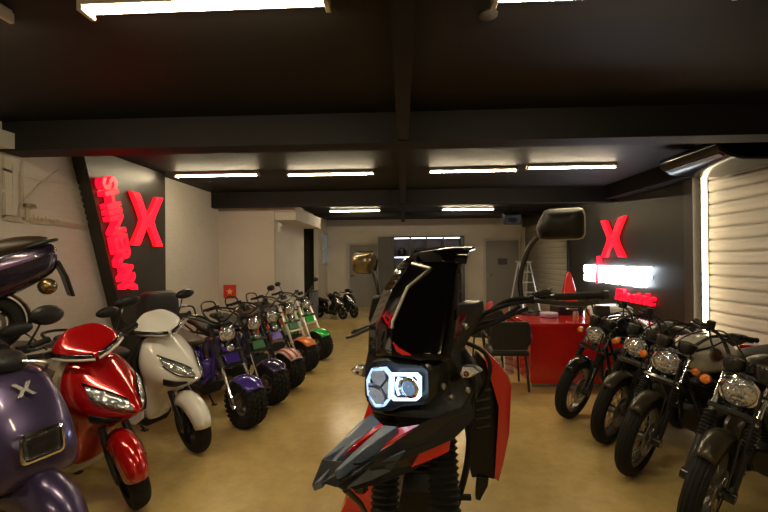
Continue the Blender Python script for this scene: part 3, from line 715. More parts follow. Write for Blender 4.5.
    if tail:
        rb = [(-.84, .46, .10, .17), (-.92, .48, .16, .20), (-1.1, .52, .20, .22), (-1.3, .60, .20, .22), (-1.5, .68, .17, .20), (-1.66, .74, .13, .16), (-1.75, .77, .10, .11)]
        q = MB(); q.rings([[V((x, y, z)) for x, y in ((xa, -w), (xa, w), (xa - .03, w), (xa - .03, -w))] for xa, z, w in ((-1.72, .74, .09), (-1.78, .60, .10), (-1.83, .42, .09))]); q.build('rear_mudguard', M_BLACK, t, bevel=.008)
        q = MB(); q.ball((-1.66, .11, .52), .07); q.build('golden_mirror', mat('golden_reflection', (.30, .22, .10), .25, .9), t)  # ball added for a mirror, its golden reflection put into the colour
        st_ = [(-.80, .60, .09, .03), (-.86, .62, .13, .06), (-1.05, .68, .17, .08), (-1.25, .77, .18, .09), (-1.4, .84, .17, .09), (-1.55, .885, .15, .07), (-1.70, .915, .10, .035)]
        for sy in (-1, 1):
            q = MB(); q.grid([[V((x, sy * (y + .012), z)) for x, y, z in ((-1.0, .175, .60), (-1.3, .183, .70), (-1.55, .13, .79), (-1.72, .06, .85))], [V((x, sy * (y + .012), z)) for x, y, z in ((-1.0, .178, .55), (-1.3, .188, .64), (-1.55, .140, .74), (-1.72, .066, .83))]]); q.build('tail_stripe', mat('lilac_stripe', (.26, .18, .36), .25, .3, 1), t, solid=.012)
    q = MB(); q.xloft(rb, 2.8, 18); q.build('rear_body', paint, t, sub=1)
    q = MB(); q.xloft(st_, 2.6, 16); q.build('seat', seatm, t, sub=1)
    q = MB(); q.tube([(-1.45, .13, .82), (-1.66, .13, .90), (-1.73, .06, .92), (-1.73, -.06, .92), (-1.66, -.13, .90), (-1.45, -.13, .82)], .014, 8, smooth=4); q.build('grab_rail', M_BLACK, t)
    q = MB(); q.rings([[V((-1.655 - dx, y, z)) for y, z in ((-.07 * f, .77), (-.09 * f, .80), (-.06 * f, .84), (.06 * f, .84), (.09 * f, .80), (.07 * f, .77))] for dx, f in ((0, 1), (.03, .8))]); q.build('tail_lamp', M_REDLENS, t)
    q = MB(); q.xloft([(-.88, .36, .10, .10), (-1.1, .36, .12, .12), (-1.35, .34, .10, .09)], 3, 12); q.build('drive_cover', M_BLACK, t)
    wheel(t, 'rear_wheel', -1.30, R, .13, .145, None, 'groove', 5, wheel_m or M_DARKSTEEL)
    fender(t, 'rear_fender', -1.30, R, .275, .16, 40, 190, M_BLACK, None, .02)
    q = MB()
    for sy in (-1, 1):
        q.tube([(-1.30, sy * .10, R + .03), (-1.22, sy * .11, .60)], .016, 8)
        for k in range(9): q.lathe([(.026, -.006), (.032, 0), (.026, .006)], (-1.29 + .075 * k / 9, sy * .102, R + .08 + .27 * k / 9), (.08, 0, .33), 10)
    q.build('rear_shock', M_DARKSTEEL, t)
    if stand: kickstand(t, -.85, .24)
    # handlebar cover with its dark visor edge
    hv = [(.965, -.22, -.42, .09), (.98, -.16, -.43, .15), (.998, -.13, -.44, .19), (1.03, -.165, -.44, .21), (1.075, -.25, -.44, .17), (1.12, -.34, -.43, .11), (1.14, -.39, -.42, .05)]
    q = MB(xf); rs = []
    for z, xn, xb, w in hv:
        d_ = xn - xb; up = .035
        half = [(xn, 0, 0), (xn - d_ * .16, w * .36, .008), (xn - d_ * .42, w * .78, up * .6), (xn - d_ * .68, w, up), (xb, w * .8, up)]
        rs.append([V((x, y, z + u)) for x, y, u in half] + [V((x, -y, z + u)) for x, y, u in reversed(half[1:])])
    q.rings(rs); hc = q.build('handlebar_cover', paint, t, sub=1)
    for sy in (-1, 1):     # slim lamp along each lower front edge, dark band above it
        e = [(-.128, .012, .997), (-.165, .075, 1.007), (-.23, .145, 1.02), (-.30, .198, 1.036)]
        q = MB(xf); q.grid([[V((x + .010, sy * y, z + .001)) for x, y, z in e], [V((x + .012, sy * y, z - .013)) for x, y, z in e]]); q.build('running_light', accent or M_STEEL, hc, solid=.01)
        q = MB(xf); q.grid([[V((x - .012, sy * y * 1.0, z + .028)) for x, y, z in e], [V((x + .004, sy * y, z + .004)) for x, y, z in e]]); q.build('visor_band', M_GLOSS, hc, solid=.01)
    q = MB(xf); q.box((-.42, 0, 1.075), (.05, .18, .05), Matrix.Rotation(.5, 3, 'Y')); q.build('dashboard', M_GLOSS, t, bevel=.01)
    grips(t, [(-.48, -.34, 1.05), (-.43, -.20, 1.03), (-.38, 0, 1.0), (-.43, .20, 1.03), (-.48, .34, 1.05)], xf)
    if mirrors:
        for sy in (-1, 1): mirror(t, (-.41, sy * .20, 1.07), (-.46, sy * .29, 1.22), (.085, .042), xf)
    return t

# ------------------------------------------------------------------ smooth retro scooter (square lamp)
def make_retro(label, paint, loc, rz, steer=0., scale=1):
    t = thing('scooter', label, 'scooter', loc, rz, None, scale); R = .235
    xf = steer_xf((-.36, 0, .9), radians(26), steer)
    wheel(t, 'front_wheel', 0, R, .12, .145, xf, 'groove', 5)
    fender(t, 'front_fender', 0, R, .31, .24, 5, 185, paint, xf, .12, lip=-.015, p=2.8)
    q = MB(xf)
    for sy in (-1, 1): q.tube([(0, sy * .08, R), (-.08, sy * .08, .40), (-.24, sy * .06, .66)], .022, 10)
    q.build('fork', M_BLKMETAL, t)
    # big smooth front shield; rounded ends, bulging
    q = MB(); rs = []
    for z, xn, w in ((.49, -.02, .18), (.495, .03, .20), (.54, .05, .205), (.66, .03, .20), (.78, -.02, .19), (.88, -.085, .175), (.955, -.15, .165), (.985, -.20, .13), (.99, -.24, .08)):
        half = [(xn, 0), (xn - .004, w * .45), (xn - .016, w * .80), (xn - .045, w * .98), (xn - .14, w * 1.02), (-.36, w * .94)]
        rs.append([V((x, y, z)) for x, y in half] + [V((x, -y, z)) for x, y in reversed(half[1:])])
    q.rings(rs); sh = q.build('front_shield', paint, t, sub=1)
    q = MB(); q.rings([[V((x, y, z)) for x, y in ((-.06, -.14), (-.06, .14), (-.40, .15), (-.40, -.15))] for z in (.46, .505)]); q.build('shield_underside', M_BLACK, t)
    # rectangular lamp set in the shield
    def rr(w, h, x, r=.02, tilt=.12):
        out = []
        for cx_, cy_, a0 in ((w - r, h - r, 0), (-w + r, h - r, 90), (-w + r, -h + r, 180), (w - r, -h + r, 270)):
            for k in range(4): a = radians(a0 + 30 * k); yy, zz = cx_ + r * cos(a), cy_ + r * sin(a); out.append(V((x - zz * tilt - abs(yy) * .1, yy, .675 + zz)))
        return out
    q = MB(); q.rings([rr(.088, .062, .02, .022), rr(.092, .066, .055, .022), rr(.082, .056, .058, .02), rr(.078, .052, .045, .018)]); hl = q.build('headlight', M_CHROME, sh)
    q = MB(); q.rings([rr(.076, .050, .046), rr(.07, .044, .053)]); q.build('lamp_glass', mat('dark_lens', (.05, .05, .06), .06, .3, 1, bump=('voronoi', 60, .6)), hl)
    q = MB(); q.rings([rr(.062, .038, .0545), rr(.062, .038, .0555)]); q.rings([rr(.056, .012, .056), rr(.056, .012, .058)]); q.build('lamp_bars', M_DARKSTEEL, hl)
    # crossed emblem on the shield
    q = MB(); q.prism([V((-.092 - y * .055 * .92 - abs(x) * .010, x * .078, .905 + y * .055)) for x, y in XLOGO], (.008, 0, .005)); q.build('emblem', mat('emblem_silver', (.85, .83, .8), .25, .8), sh)
    # leg shield, floor, body
    q = MB(); q.rings([[V((x, y, z)) for x, y in ((-.36, -w), (-.36, w), (-.42, w * .95), (-.42, -w * .95))] for z, w in ((.28, .15), (.55, .19), (.8, .20), (.96, .14))]); q.build('leg_shield', M_BLACK, t, bevel=.015)
    q = MB(); q.box((-.64, 0, .30), (.5, .34, .06)); q.build('floorboard', M_BLACK, t, bevel=.015)
    q = MB(); q.xloft([(-.86, .50, .10, .18), (-.95, .54, .17, .21), (-1.2, .60, .19, .19), (-1.45, .66, .16, .14), (-1.62, .70, .08, .08)], 2.6, 18); q.build('rear_body', paint, t, sub=1)
    q = MB(); q.xloft([(-.82, .76, .09, .03), (-.9, .77, .14, .05), (-1.2, .80, .155, .055), (-1.5, .82, .13, .05), (-1.6, .82, .08, .03)], 2.6, 16); q.build('seat', M_SEAT, t, sub=1)
    wheel(t, 'rear_wheel', -1.28, R, .13, .145, None, 'groove', 5)
    fender(t, 'rear_fender', -1.28, R, .275, .16, 40, 190, M_BLACK, None, .02)
    kickstand(t, -.8, .26)
    q = MB(xf); q.xloft([(-.18, 1.0, .06, .03), (-.22, 1.02, .10, .05), (-.33, 1.03, .12, .06), (-.42, 1.02, .09, .04)], 2.4, 14); q.build('handlebar_cover', M_BLACK, t, sub=1)
    q = MB(xf); q.box((-.36, 0, 1.085), (.10, .15, .02), Matrix.Rotation(.35, 3, 'Y')); q.build('dashboard', M_GLOSS, t, bevel=.008)
    for sy in (-1, 1):
        q = MB(xf); q.tube([(-.2, sy * .05, 1.02), (-.13, sy * .12, 1.0), (-.22, sy * .15, .94)], .008, 6, smooth=5); q.build('brake_hose', M_STEEL, t)
    grips(t, [(-.46, -.32, 1.06), (-.42, -.19, 1.04), (-.34, 0, 1.0), (-.42, .19, 1.04), (-.46, .32, 1.06)], xf)
    for sy in (-1, 1): mirror(t, (-.40, sy * .19, 1.06), (-.37, sy * .24, 1.19), (.085, .055), xf)
    return t

M_DKAMBER = mat('smoked_amber', (.10, .03, .01), .2, 0, 1)
# ------------------------------------------------------------------ fat-tyre cruiser
def make_fat(label, loc, rz, fend, body, forkm, shield, seatm=None, steer=0., bag=None, mirr=(1, -1), striped=None, scale=1):
    t = thing('fat_tyre_cruiser', label, 'electric bike', loc, rz, 'fat tyre cruisers in the left row', scale); R = .243; w = .205
    seatm = seatm or M_SEAT
    xf = steer_xf((-.42, 0, .94), radians(27), steer); t.location = contact(loc, rz, xf, scale)
    wheel(t, 'front_wheel', 0, R, w, .115, xf, 'knob', 5, M_ALLOY, n=32, hub_w=.16)
    fd = fender(t, 'front_fender', 0, R, R + .035, .235, 40, 140, fend, xf, .035, p=2)
    if striped:
        for k, yy in enumerate((-.075, .0, .075)):
            q = MB(xf); q.grid([[V(((R + .040 - .035 * abs((yy + s_ * .016) / .117) ** 2) * cos(radians(a)), yy + s_ * .016, R + (R + .040 - .035 * abs((yy + s_ * .016) / .117) ** 2) * sin(radians(a)))) for s_ in (-1, 1)] for a in range(44, 138, 8)]); q.build('stripe', striped, fd, solid=.002)
    top = [V((-.43, sy * .11, 1.0)) for sy in (-1, 1)]; bot = [V((0, sy * .135, R)) for sy in (-1, 1)]
    for p0, p1 in zip(bot, top):
        q = MB(xf); k1 = p0 + (p1 - p0) * .46
        q.tube([p0 + (p0 - p1) * .03, k1], .019, 10); q.lathe([(.026, 0), (.026, .09)], p0, p1 - p0, 10); fk = q.build('fork_leg', forkm, t)
        q = MB(xf); q.tube([k1, p1], .026, 10); q.lathe([(.031, 0), (.031, .02)], k1, p1 - p0, 10); q.build('fork_tube', forkm if forkm is not M_CHROME else M_BLKMETAL, fk)
    def yoke(f, h): c = (bot[0] + (top[0] - bot[0]) * f); return (c.x, 0, c.z)
    q = MB(xf); rot = Matrix.Rotation(-radians(29), 3, 'Y')
    q.box(yoke(.62, 0), (.07, .28, .035), rot); q.box(yoke(.97, 0), (.07, .26, .03), rot); q.tube([yoke(.6, 0), yoke(1.0, 0)], .03, 10); q.build('triple_clamp', M_BLKMETAL, t, bevel=.006)
    # bridge above the wheel and coloured plate between the fork legs
    c = V(yoke(.46, 0)); q = MB(xf); q.box(c, (.03, .29, .03), rot); q.build('fork_bridge', forkm if forkm is not M_CHROME else M_BLKMETAL, t, bevel=.006)
    a_, b_ = V(yoke(.50, 0)), V(yoke(.70, 0)); q = MB(xf); q.prism([a_ + V((.035, -.085, 0)), a_ + V((.035, .085, 0)), b_ + V((.035, .075, 0)), b_ + V((.035, -.075, 0))], (-.012, 0, -.005)); q.build('fork_shield', shield, t, bevel=.008)
    c = V(yoke(.88, 0)) + V((.09, 0, -.0)); round_lamp(t, c, .08, xf, .10)
    q = MB(xf); q.tube([c + V((-.05, -.09, 0)), c + V((-.05, .09, 0))], .012, 8); q.build('lamp_bracket', M_BLKMETAL, t)
    c2 = V(yoke(.70, 0)) + V((.07, 0, -.01)); round_lamp(t, c2, .038, xf, .04, 'horn')
    for sy in (-1, 1):
        q = MB(xf); p = V(yoke(.84, 0)) + V((.03, sy * .15, 0)); q.tube([p + V((0, -sy * .05, 0)), p], .008, 6); q.ball(p + V((.01, sy * .012, 0)), (.028, .018, .018)); q.build('indicator', M_DKAMBER, t)
    h = V(yoke(1.0, 0))
    grips(t, [(-.66, -.42, 1.10), (-.56, -.36, 1.13), (-.44, -.20, 1.11), (h.x, -.06, 1.02), (h.x, .06, 1.02), (-.44, .20, 1.11), (-.56, .36, 1.13), (-.66, .42, 1.10)], xf, .13, .012)
    q = MB(xf); q.lathe([(.045, 0), (.05, .02), (.045, .05)], (h.x + .01, 0, 1.06), (-.4, 0, 1), 18); q.build('gauge', M_BLKMETAL, t)
    q = MB(xf)
    for sy in (-1, 1):
        q.tube([(-.52, sy * .33, 1.12), (-.36, sy * .20, 1.06), (-.30, sy * .08, .96), (-.33, sy * .03, .80)], .006, 5, smooth=5)
    q.build('cables', M_RUBBER, t)
    for sy in mirr: mirror(t, (-.54, sy * .31, 1.13), (-.50, sy * .40, 1.27), (.055, .04), xf)
    # frame, deck, battery box
    q = MB(); q.tube([(-.43, 0, .86), (-.50, 0, .66), (-.58, 0, .42), (-.70, 0, .33)], .035, 10, smooth=4)
    for sy in (-1, 1):
        q.tube([(-.55, sy * .03, .45), (-.66, sy * .13, .30), (-1.1, sy * .13, .30), (-1.42, sy * .14, R)], .02, 8, smooth=3); q.tube([(-.86, sy * .12, .32), (-.96, sy * .10, .66), (-1.30, sy * .10, .72), (-1.62, sy * .09, .70)], .018, 8, smooth=3)
    q.build('frame', body if body is not M_SEAT else M_BLKMETAL, t)
    q = MB(); q.rings([[V((x, y, z)) for y, z in ((-.15, .29), (-.16, .33), (-.14, .36), (.14, .36), (.16, .33), (.15, .29), (.1, .24), (-.1, .24))] for x in (-.56, -.62, -.90)]); q.build('footboard', M_BLACK, t, bevel=.01)
    q = MB(); q.xloft([(-.55, .50, .03, .04), (-.60, .50, .09, .13), (-.74, .46, .11, .11)], 3, 14); q.build('front_box', body, t, sub=1)
    q = MB(); q.xloft([(-.90, .48, .10, .15), (-.96, .50, .145, .19), (-1.14, .53, .15, .16), (-1.22, .56, .12, .12)], 3.2, 16); q.build('battery_box', body, t, sub=1)
    q = MB(); q.xloft([(-.82, .745, .08, .025), (-.88, .755, .14, .045), (-1.06, .76, .17, .055), (-1.22, .79, .165, .06), (-1.32, .83, .14, .05), (-1.50, .85, .12, .045), (-1.62, .85, .09, .03)], 2.6, 16); q.build('seat', seatm, t, sub=1)
    q = MB(); q.tube([(-1.40, .12, .74), (-1.66, .12, .86), (-1.74, .10, 1.02), (-1.74, -.10, 1.02), (-1.66, -.12, .86), (-1.40, -.12, .74)], .013, 8, smooth=4); q.build('backrest_rail', M_BLKMETAL, t)
    wheel(t, 'rear_wheel', -1.44, R, w, .115, None, 'knob', 5, M_ALLOY, n=32, hub_w=.16)
    fender(t, 'rear_fender', -1.44, R, R + .04, .235, 50, 165, fend, None, .03, p=2)
    for sy in (-1, 1):
        q = MB(); q.tube([(-1.38, sy * .135, R + .05), (-1.28, sy * .12, .70)], .014, 8)
        for k in range(8): q.lathe([(.024, -.007), (.030, 0), (.024, .007)], (-1.365 + .075 * k / 8, sy * .133, R + .12 + .27 * k / 8), (.1, 0, .4), 10)
        q.build('rear_shock', M_DARKSTEEL, t)
    if bag:
        q = MB(); q.xloft([(-1.50, 1.10, .17, .16), (-1.54, 1.10, .22, .21), (-1.72, 1.10, .23, .22), (-1.84, 1.08, .20, .17)], 4, 20); bx = q.build('top_box', M_SEAT, t, sub=1)
        q = MB(); q.box((-1.66, 0, .875), (.3, .3, .03)); q.build('box_rack', M_BLKMETAL, bx)
    q = MB(); q.box((-1.70, 0, .62), (.03, .12, .06)); q.build('tail_lamp', M_REDLENS, t, bevel=.01)
    kickstand(t, -.9, .3)
    return t

# ------------------------------------------------------------------ retro motorcycle
M_CLEARAMB = M_AMBER
def make_moto(label, loc, rz, tank, fend, steer=0., scale=1, pinstripe=None, ringc=None):
    t = thing('motorcycle', label, 'motorcycle', loc, rz, 'retro motorcycles in the right row', scale); R = .305
    rk = radians(30); xf = steer_xf((-.36, 0, .84), rk, steer); t.location = contact(loc, rz, xf, scale)
    wheel(t, 'front_wheel', 0, R, .10, .225, xf, 'road', 32, M_ALLOY, n=44)
    fender(t, 'front_fender', 0, R, R + .028, .115, 50, 165, fend, xf, .03, p=2.4)
    q = MB(xf)
    for sy in (-1, 1): q.tube([(.0, sy * .085, R), (-.10, sy * .075, R + .30)], .006, 6); q.tube([(.0, sy * .085, R), (-.30, sy * .06, R + .15)], .006, 6)
    q.build('fender_stay', M_BLKMETAL, t)
    ax = V((-sin(rk), 0, cos(rk)))
    for sy in (-1, 1):
        b_ = V((.0, sy * .10, R)); q = MB(xf)
        q.tube([b_ - ax * .035 - V((.02, 0, 0)), b_ + ax * .26], .026, 12); q.lathe([(.032, -.03), (.032, .03)], b_ - V((.015, 0, 0)), (0, 1, 0), 12); fl = q.build('fork_leg', M_BLKMETAL, t)
        q = MB(xf)
        q.tube([b_ + ax * .40, b_ + ax * .66], .0175, 10); q.build('fork_tube', M_CHROME, fl)
        q = MB(xf); q.lathe([((.034 if k % 2 else .025), .25 + .16 * k / 14) for k in range(15)], b_, ax, 14); q.build('gaiter', M_RUBBER, fl)
    def fp(d, fx=0): p = V((0, 0, R)) + ax * d; return V((p.x + fx, 0, p.z))
    q = MB(xf); rot = Matrix.Rotation(-rk, 3, 'Y'); q.box(fp(.44), (.09, .24, .03), rot); q.box(fp(.66), (.10, .23, .028), rot); q.tube([fp(.42), fp(.68)], .026, 10); q.build('triple_clamp', M_BLKMETAL, t, bevel=.005)
    c = fp(.60, .085); round_lamp(t, c, .086, xf, .10)
    q = MB(xf)
    for sy in (-1, 1): q.prism([c + V((-.04, sy * .092, -.03)), c + V((-.04, sy * .092, .03)), c + V((-.13, sy * .092, .05)), c + V((-.13, sy * .092, -.05))], (0, -sy * .006, 0))
    q.build('lamp_bracket', M_BLKMETAL, t)
    for sy in (-1, 1):
        p = c + V((-.06, sy * .16, -.01)); q = MB(xf); q.tube([p + V((0, -sy * .07, 0)), p], .008, 6); q.lathe([(.012, -.02), (.028, 0), (.030, .01)], p + V((.0, sy * .012, 0)), (1, 0, 0), 14); io = q.build('indicator', M_BLKMETAL, t)
        q = MB(xf); q.lathe([(.029, .01), (.027, .03), (.012, .042)], p + V((0, sy * .012, 0)), (1, 0, 0), 14); q.build('indicator_lens', M_AMBER, io)
    # pair of clocks
    for sy in (-1, 1):
        q = MB(xf); g = fp(.73, .03) + V((0, sy * .072, .02)); q.lathe([(.036, -.07), (.054, -.03), (.06, .0), (.06, .014), (.052, .016)], g, (-.45, 0, .9), 20); gg = q.build('gauge', M_BLKMETAL, t)
        q = MB(xf); q.lathe([(.061, .004), (.064, .010), (.058, .018)], g, (-.45, 0, .9), 20, closed=True); q.build('gauge_rim', M_STEEL, gg)
    h = fp(.69)
    grips(t, [(-.64, -.38, 1.06), (-.54, -.31, 1.07), (-.43, -.18, 1.05), (h.x, -.07, h.z + .03), (h.x, .07, h.z + .03), (-.43, .18, 1.05), (-.54, .31, 1.07), (-.64, .38, 1.06)], xf, .13, .011)
    q = MB(xf); q.lathe([(.024, 0), (.027, .05), (.02, .055)], (-.48, -.26, 1.07), (0, 0, 1), 12); q.build('brake_reservoir', M_BLACK, t)
    q = MB(xf)
    for sy in (-1, 1):
        q.tube([(-.50, sy * .27, 1.07), (-.38, sy * .20, .99), (-.34, sy * .09, .90), (-.36, sy * .03, .74)], .006, 5, smooth=5); q.tube([(-.50, sy * .25, 1.06), (-.37, sy * .14, 1.09), (-.30, 0, .95), (-.38, -sy * .03, .70)], .005, 5, smooth=5)
    q.tube([(-.16, .10, .88), (-.06, .11, .62), (-.02, .10, .34)], .007, 6, smooth=4); q.build('cables', M_RUBBER, t)
    # frame
    q = MB(); q.tube([(-.36, 0, .90), (-.42, 0, .72)], .035, 10)
    for sy in (-1, 1):
        q.tube([(-.40, sy * .02, .78), (-.52, sy * .08, .40), (-.60, sy * .12, .24), (-.92, sy * .12, .24), (-1.02, sy * .10, .42), (-1.06, sy * .10, .68)], .016, 8, smooth=3)
        q.tube([(-.40, sy * .03, .82), (-.75, sy * .10, .72), (-1.06, sy * .10, .69), (-1.55, sy * .10, .72)], .015, 8, smooth=3); q.tube([(-.98, sy * .10, .36), (-1.27, sy * .10, R)], .018, 8)
    q.build('frame', M_BLKMETAL, t)
    # engine
    q = MB(); q.xloft([(-.53, .33, .09, .07), (-.58, .34, .15, .11), (-.80, .34, .16, .12), (-.95, .34, .11, .08)], 3.2, 16); en = q.build('engine', M_DARKSTEEL, t, bevel=.004)
    q = MB(); d_ = V((.22, 0, 1)).normalized()
    for k in range(9): q.box(V((-.66, 0, .46)) + d_ * (k * .021), (.17 - (.03 if k > 6 else 0), .17, .009), Matrix.Rotation(.21, 3, 'Y'))
    q.box(V((-.66, 0, .46)) + d_ * .08, (.12, .12, .20), Matrix.Rotation(.21, 3, 'Y')); q.build('cylinder', mat('engine_black', (.02, .02, .02), .45, .5), en)
    for sy in (-1, 1):
        q = MB(); q.lathe([(.10, 0), (.095, .02), (.06, .03), (.02, .032)], (-.68 - .05 * sy, sy * .155, .33), (0, sy, 0), 20); q.build('engine_cover', M_ALLOY, en)
    q = MB(); q.tube([(-.57, -.05, .60), (-.46, -.10, .54), (-.48, -.14, .32), (-.62, -.17, .22), (-.95, -.18, .24)], .02, 10, smooth=5); q.tube([(-.93, -.18, .24), (-1.0, -.185, .26), (-1.55, -.19, .36)], [.022, .045, .045], 14); q.build('exhaust', M_DARKSTEEL, t)
    # tank
    q = MB(); q.xloft([(-.38, .83, .06, .07), (-.42, .84, .115, .115), (-.52, .85, .155, .145), (-.66, .845, .16, .15), (-.82, .82, .125, .12), (-.94, .79, .08, .075), (-.98, .78, .05, .04)], 2.5, 20); tk = q.build('fuel_tank', tank, t, sub=1)
    q = MB(); q.lathe([(.035, 0), (.035, .014), (.01, .02)], (-.64, 0, .99), (0, 0, 1), 16); q.build('fuel_cap', M_STEEL, tk)
    for sy in (-1, 1):
        q = MB(); q.lathe([(.050, -.004), (.050, .010), (.044, .012), (.044, .006)], (-.56, sy * .158, .87), (0.12, sy, .12), 24); bd = q.build('tank_badge', M_STEEL, tk)
        q = MB(); q.lathe([(.042, .0), (.042, .009), (.01, .0095)], (-.56, sy * .158, .87), (0.12, sy, .12), 24); q.lathe([(.022, .0095), (.022, .013), (.014, .013), (.014, .0095)], (-.56, sy * .158, .87), (0.12, sy, .12), 16, closed=True); q.build('badge_disc', mat('badge_red', (.10, .03, .02), .35, .3), bd)
        if pinstripe:
            q = MB(); q.tube([(-.46, sy * .115, .80), (-.62, sy * .150, .775), (-.86, sy * .108, .765)], .008, 6, smooth=4); q.build('pinstripe', pinstripe, tk)
        q = MB(); q.prism([V((x, sy * .115, z)) for x, z in ((-.90, .66), (-.86, .50), (-.94, .42), (-1.08, .46), (-1.12, .64))], (0, sy * .025, 0)); q.build('side_cover', fend, t, bevel=.01)
    q = MB(); q.xloft([(-.92, .765, .08, .03), (-.98, .775, .115, .045), (-1.15, .78, .13, .045), (-1.4, .80, .12, .045), (-1.56, .82, .10, .035)], 3, 16); q.build('seat', M_BROWN if ringc else M_SEAT, t, sub=1)
    wheel(t, 'rear_wheel', -1.27, R, .11, .225, None, 'road', 32, M_ALLOY, n=40, disc=False)
    fender(t, 'rear_fender', -1.27, R, R + .04, .17, 30, 170, fend, None, .03)
    for sy in (-1, 1):
        q = MB(); q.tube([(-1.25, sy * .125, R), (-1.15, sy * .12, .70)], .013, 8)
        for k in range(9): q.lathe([(.022, -.007), (.028, 0), (.022, .007)], (-1.235 + .07 * k / 9, sy * .124, R + .09 + .25 * k / 9), (.1, 0, .39), 10)
        q.build('rear_shock', M_DARKSTEEL, t)
        q = MB(); q.tube([(-.80, sy * .10, .27), (-.80, sy * .24, .27)], .014, 8); q.build('footpeg', M_RUBBER, t)
    q = MB(); q.box((-1.64, 0, .70), (.05, .14, .07)); q.build('tail_lamp', M_REDLENS, t, bevel=.012)
    kickstand(t, -.78, .24)
    return t
# ================================================================== the two rows
P_PURPLE = mat('purple_metallic', (.075, .055, .135), .28, .65, .6, bump=('noise', 400, .03))
P_RED = mat('candy_red', (.50, .006, .008), .16, .35, 1)
P_WHITE = mat('pearl_white', (.80, .79, .76), .2, .0, 1)
P_DKPUR = mat('deep_violet', (.032, .022, .045), .22, .5, .9)
P_VIOLET = mat('violet_gloss', (.06, .03, .30), .18, .2, 1)
P_PLUM = mat('plum_gloss', (.04, .03, .10), .2, .2, 1)
P_ORANGE = mat('orange_gloss', (.62, .17, .04), .25, .1, 1)
P_GREEN = mat('green_gloss', (.02, .42, .05), .2, .1, 1)
P_DKGREEN = mat('dark_green', (.02, .14, .04), .3, 0, .6)
P_STRIPE = mat('stripe_red', (.50, .03, .03), .3, 0, .7)
P_SILVER = mat('silver_white', (.62, .58, .52), .3, .3, .5)
P_BRONZE = mat('bronze_black', (.040, .032, .020), .38, .5, .3)
P_BEIGE = mat('champagne_tank', (.66, .62, .54), .25, .15, 1)
P_BLK = mat('bike_black', (.012, .011, .011), .15, .1, 1)
P_CREAM = mat('cream_plastic', (.50, .44, .32), .45)
def fl(px, py): p = at_z(px, py, 0); return V((p.x, p.y, 0))
LH = radians(-31)
def offset(p, rz, d): return (p.x + cos(rz) * d, p.y + sin(rz) * d, 0)
# left row, from the viewer to the back
make_retro('smooth purple scooter with square chrome-framed lamp, nearest of the left row', P_PURPLE, (-1.80, 1.98, 0), radians(-18), steer=radians(0), scale=1.06)
make_scooter('glossy red scooter with pointed nose between the purple and the white scooters', P_RED, fl(138, 504), radians(-16), P_CREAM, steer=radians(-28), accent=mat('pale_lamp', (.7, .68, .62), .3))
make_scooter('pearl white scooter with pointed nose between the red scooter and the fat tyre cruisers', P_WHITE, fl(197, 451), radians(-17), steer=radians(-22))
make_fat('fat tyre cruiser with bright violet front fender, nearest cruiser with its whole front tyre showing', fl(247, 426), LH, P_VIOLET, P_VIOLET, M_CHROME, P_VIOLET, M_BROWN, steer=radians(-6), mirr=(), bag=True, scale=.95)
make_fat('dark fat tyre cruiser with plum fender between the violet one and the red striped one', fl(272, 403), LH, P_PLUM, P_PLUM, M_CHROME, P_DKGREEN, steer=radians(-6), mirr=(1,), scale=.95)
make_fat('fat tyre cruiser with red and white striped front fender', fl(289, 388), LH, P_SILVER, P_PLUM, M_CHROME, P_VIOLET, steer=radians(-6), mirr=(), striped=P_STRIPE, scale=.95)
make_fat('orange fat tyre cruiser with white fork and dark green fork plate', fl(305, 371), LH, P_ORANGE, P_ORANGE, P_SILVER, P_DKGREEN, M_BROWN, steer=radians(-6), mirr=(), scale=.95)
make_fat('bright green fat tyre cruiser with white fork, last of the cruisers in the left row', fl(320, 359), LH, P_GREEN, P_GREEN, P_SILVER, P_GREEN, steer=radians(-6), scale=.95)
# raised dark scooter on a wall shelf, seen by its tail
SZ = 1.02
q = thing('display_shelf', 'black display shelf on the mural wall, carrying the dark violet scooter', 'shelf', (XL + .005, 2.1, 0))
m = MB(); m.prism([V((x - XL - .005, y - 2.1, SZ - .04)) for x, y in ((XL + .005, 1.2), (-2.85, 1.2), (-2.78, 1.85), (-2.53, 2.30), (-2.53, 2.95), (XL + .005, 2.95))], (0, 0, .04)); m.build('shelf_board', M_PANEL, q, smooth=False)
for y in (1.4, 2.66):
    m = MB(); m.prism([V((0, y - 2.1, SZ - .04)), V((.55, y - 2.1, SZ - .04)), V((.55, y - 2.1, SZ - .055)), V((0, y - 2.1, SZ - .10))], (0, .04, 0)); m.build('bracket', M_BLKMETAL, q)
tp = at_y(55, 250, 2.8); ah = radians(180 + 50); ts = .79
t = make_scooter('dark violet scooter raised on the display shelf, its brown seat and tail in view', P_DKPUR, (tp.x + cos(ah) * 1.73 * ts, tp.y + sin(ah) * 1.73 * ts, 0), ah, None, mat('dark_brown_leather', (.028, .017, .011), .36, bump=('noise', 60, .2)), scale=ts, group='raised scooter', mirrors=False, tail=True)
t.location.z = SZ
# right row
RH = radians(180 + 19)
make_moto('black retro motorcycle farthest down the right row, beside the red desk', fl(570, 417), RH, P_BLK, P_BLK, steer=radians(24), pinstripe=mat('pin_amber', (.5, .2, .05), .4), scale=1.0)
make_moto('black retro motorcycle second from the red desk in the right row', fl(607, 442), RH, P_BRONZE, P_BRONZE, steer=radians(23), scale=1.0)
make_moto('retro motorcycle with champagne coloured tank and round badge in the right row', fl(632, 473), RH, P_BEIGE, P_BRONZE, steer=radians(24), scale=1.0)
p4 = fl(632, 473); p4 = V((1.66, 2.50, 0))
make_moto('retro motorcycle nearest in the right row, with bluish sparkling round headlight', p4, RH, P_BRONZE, P_BRONZE, steer=radians(24), ringc=True, scale=1.0)
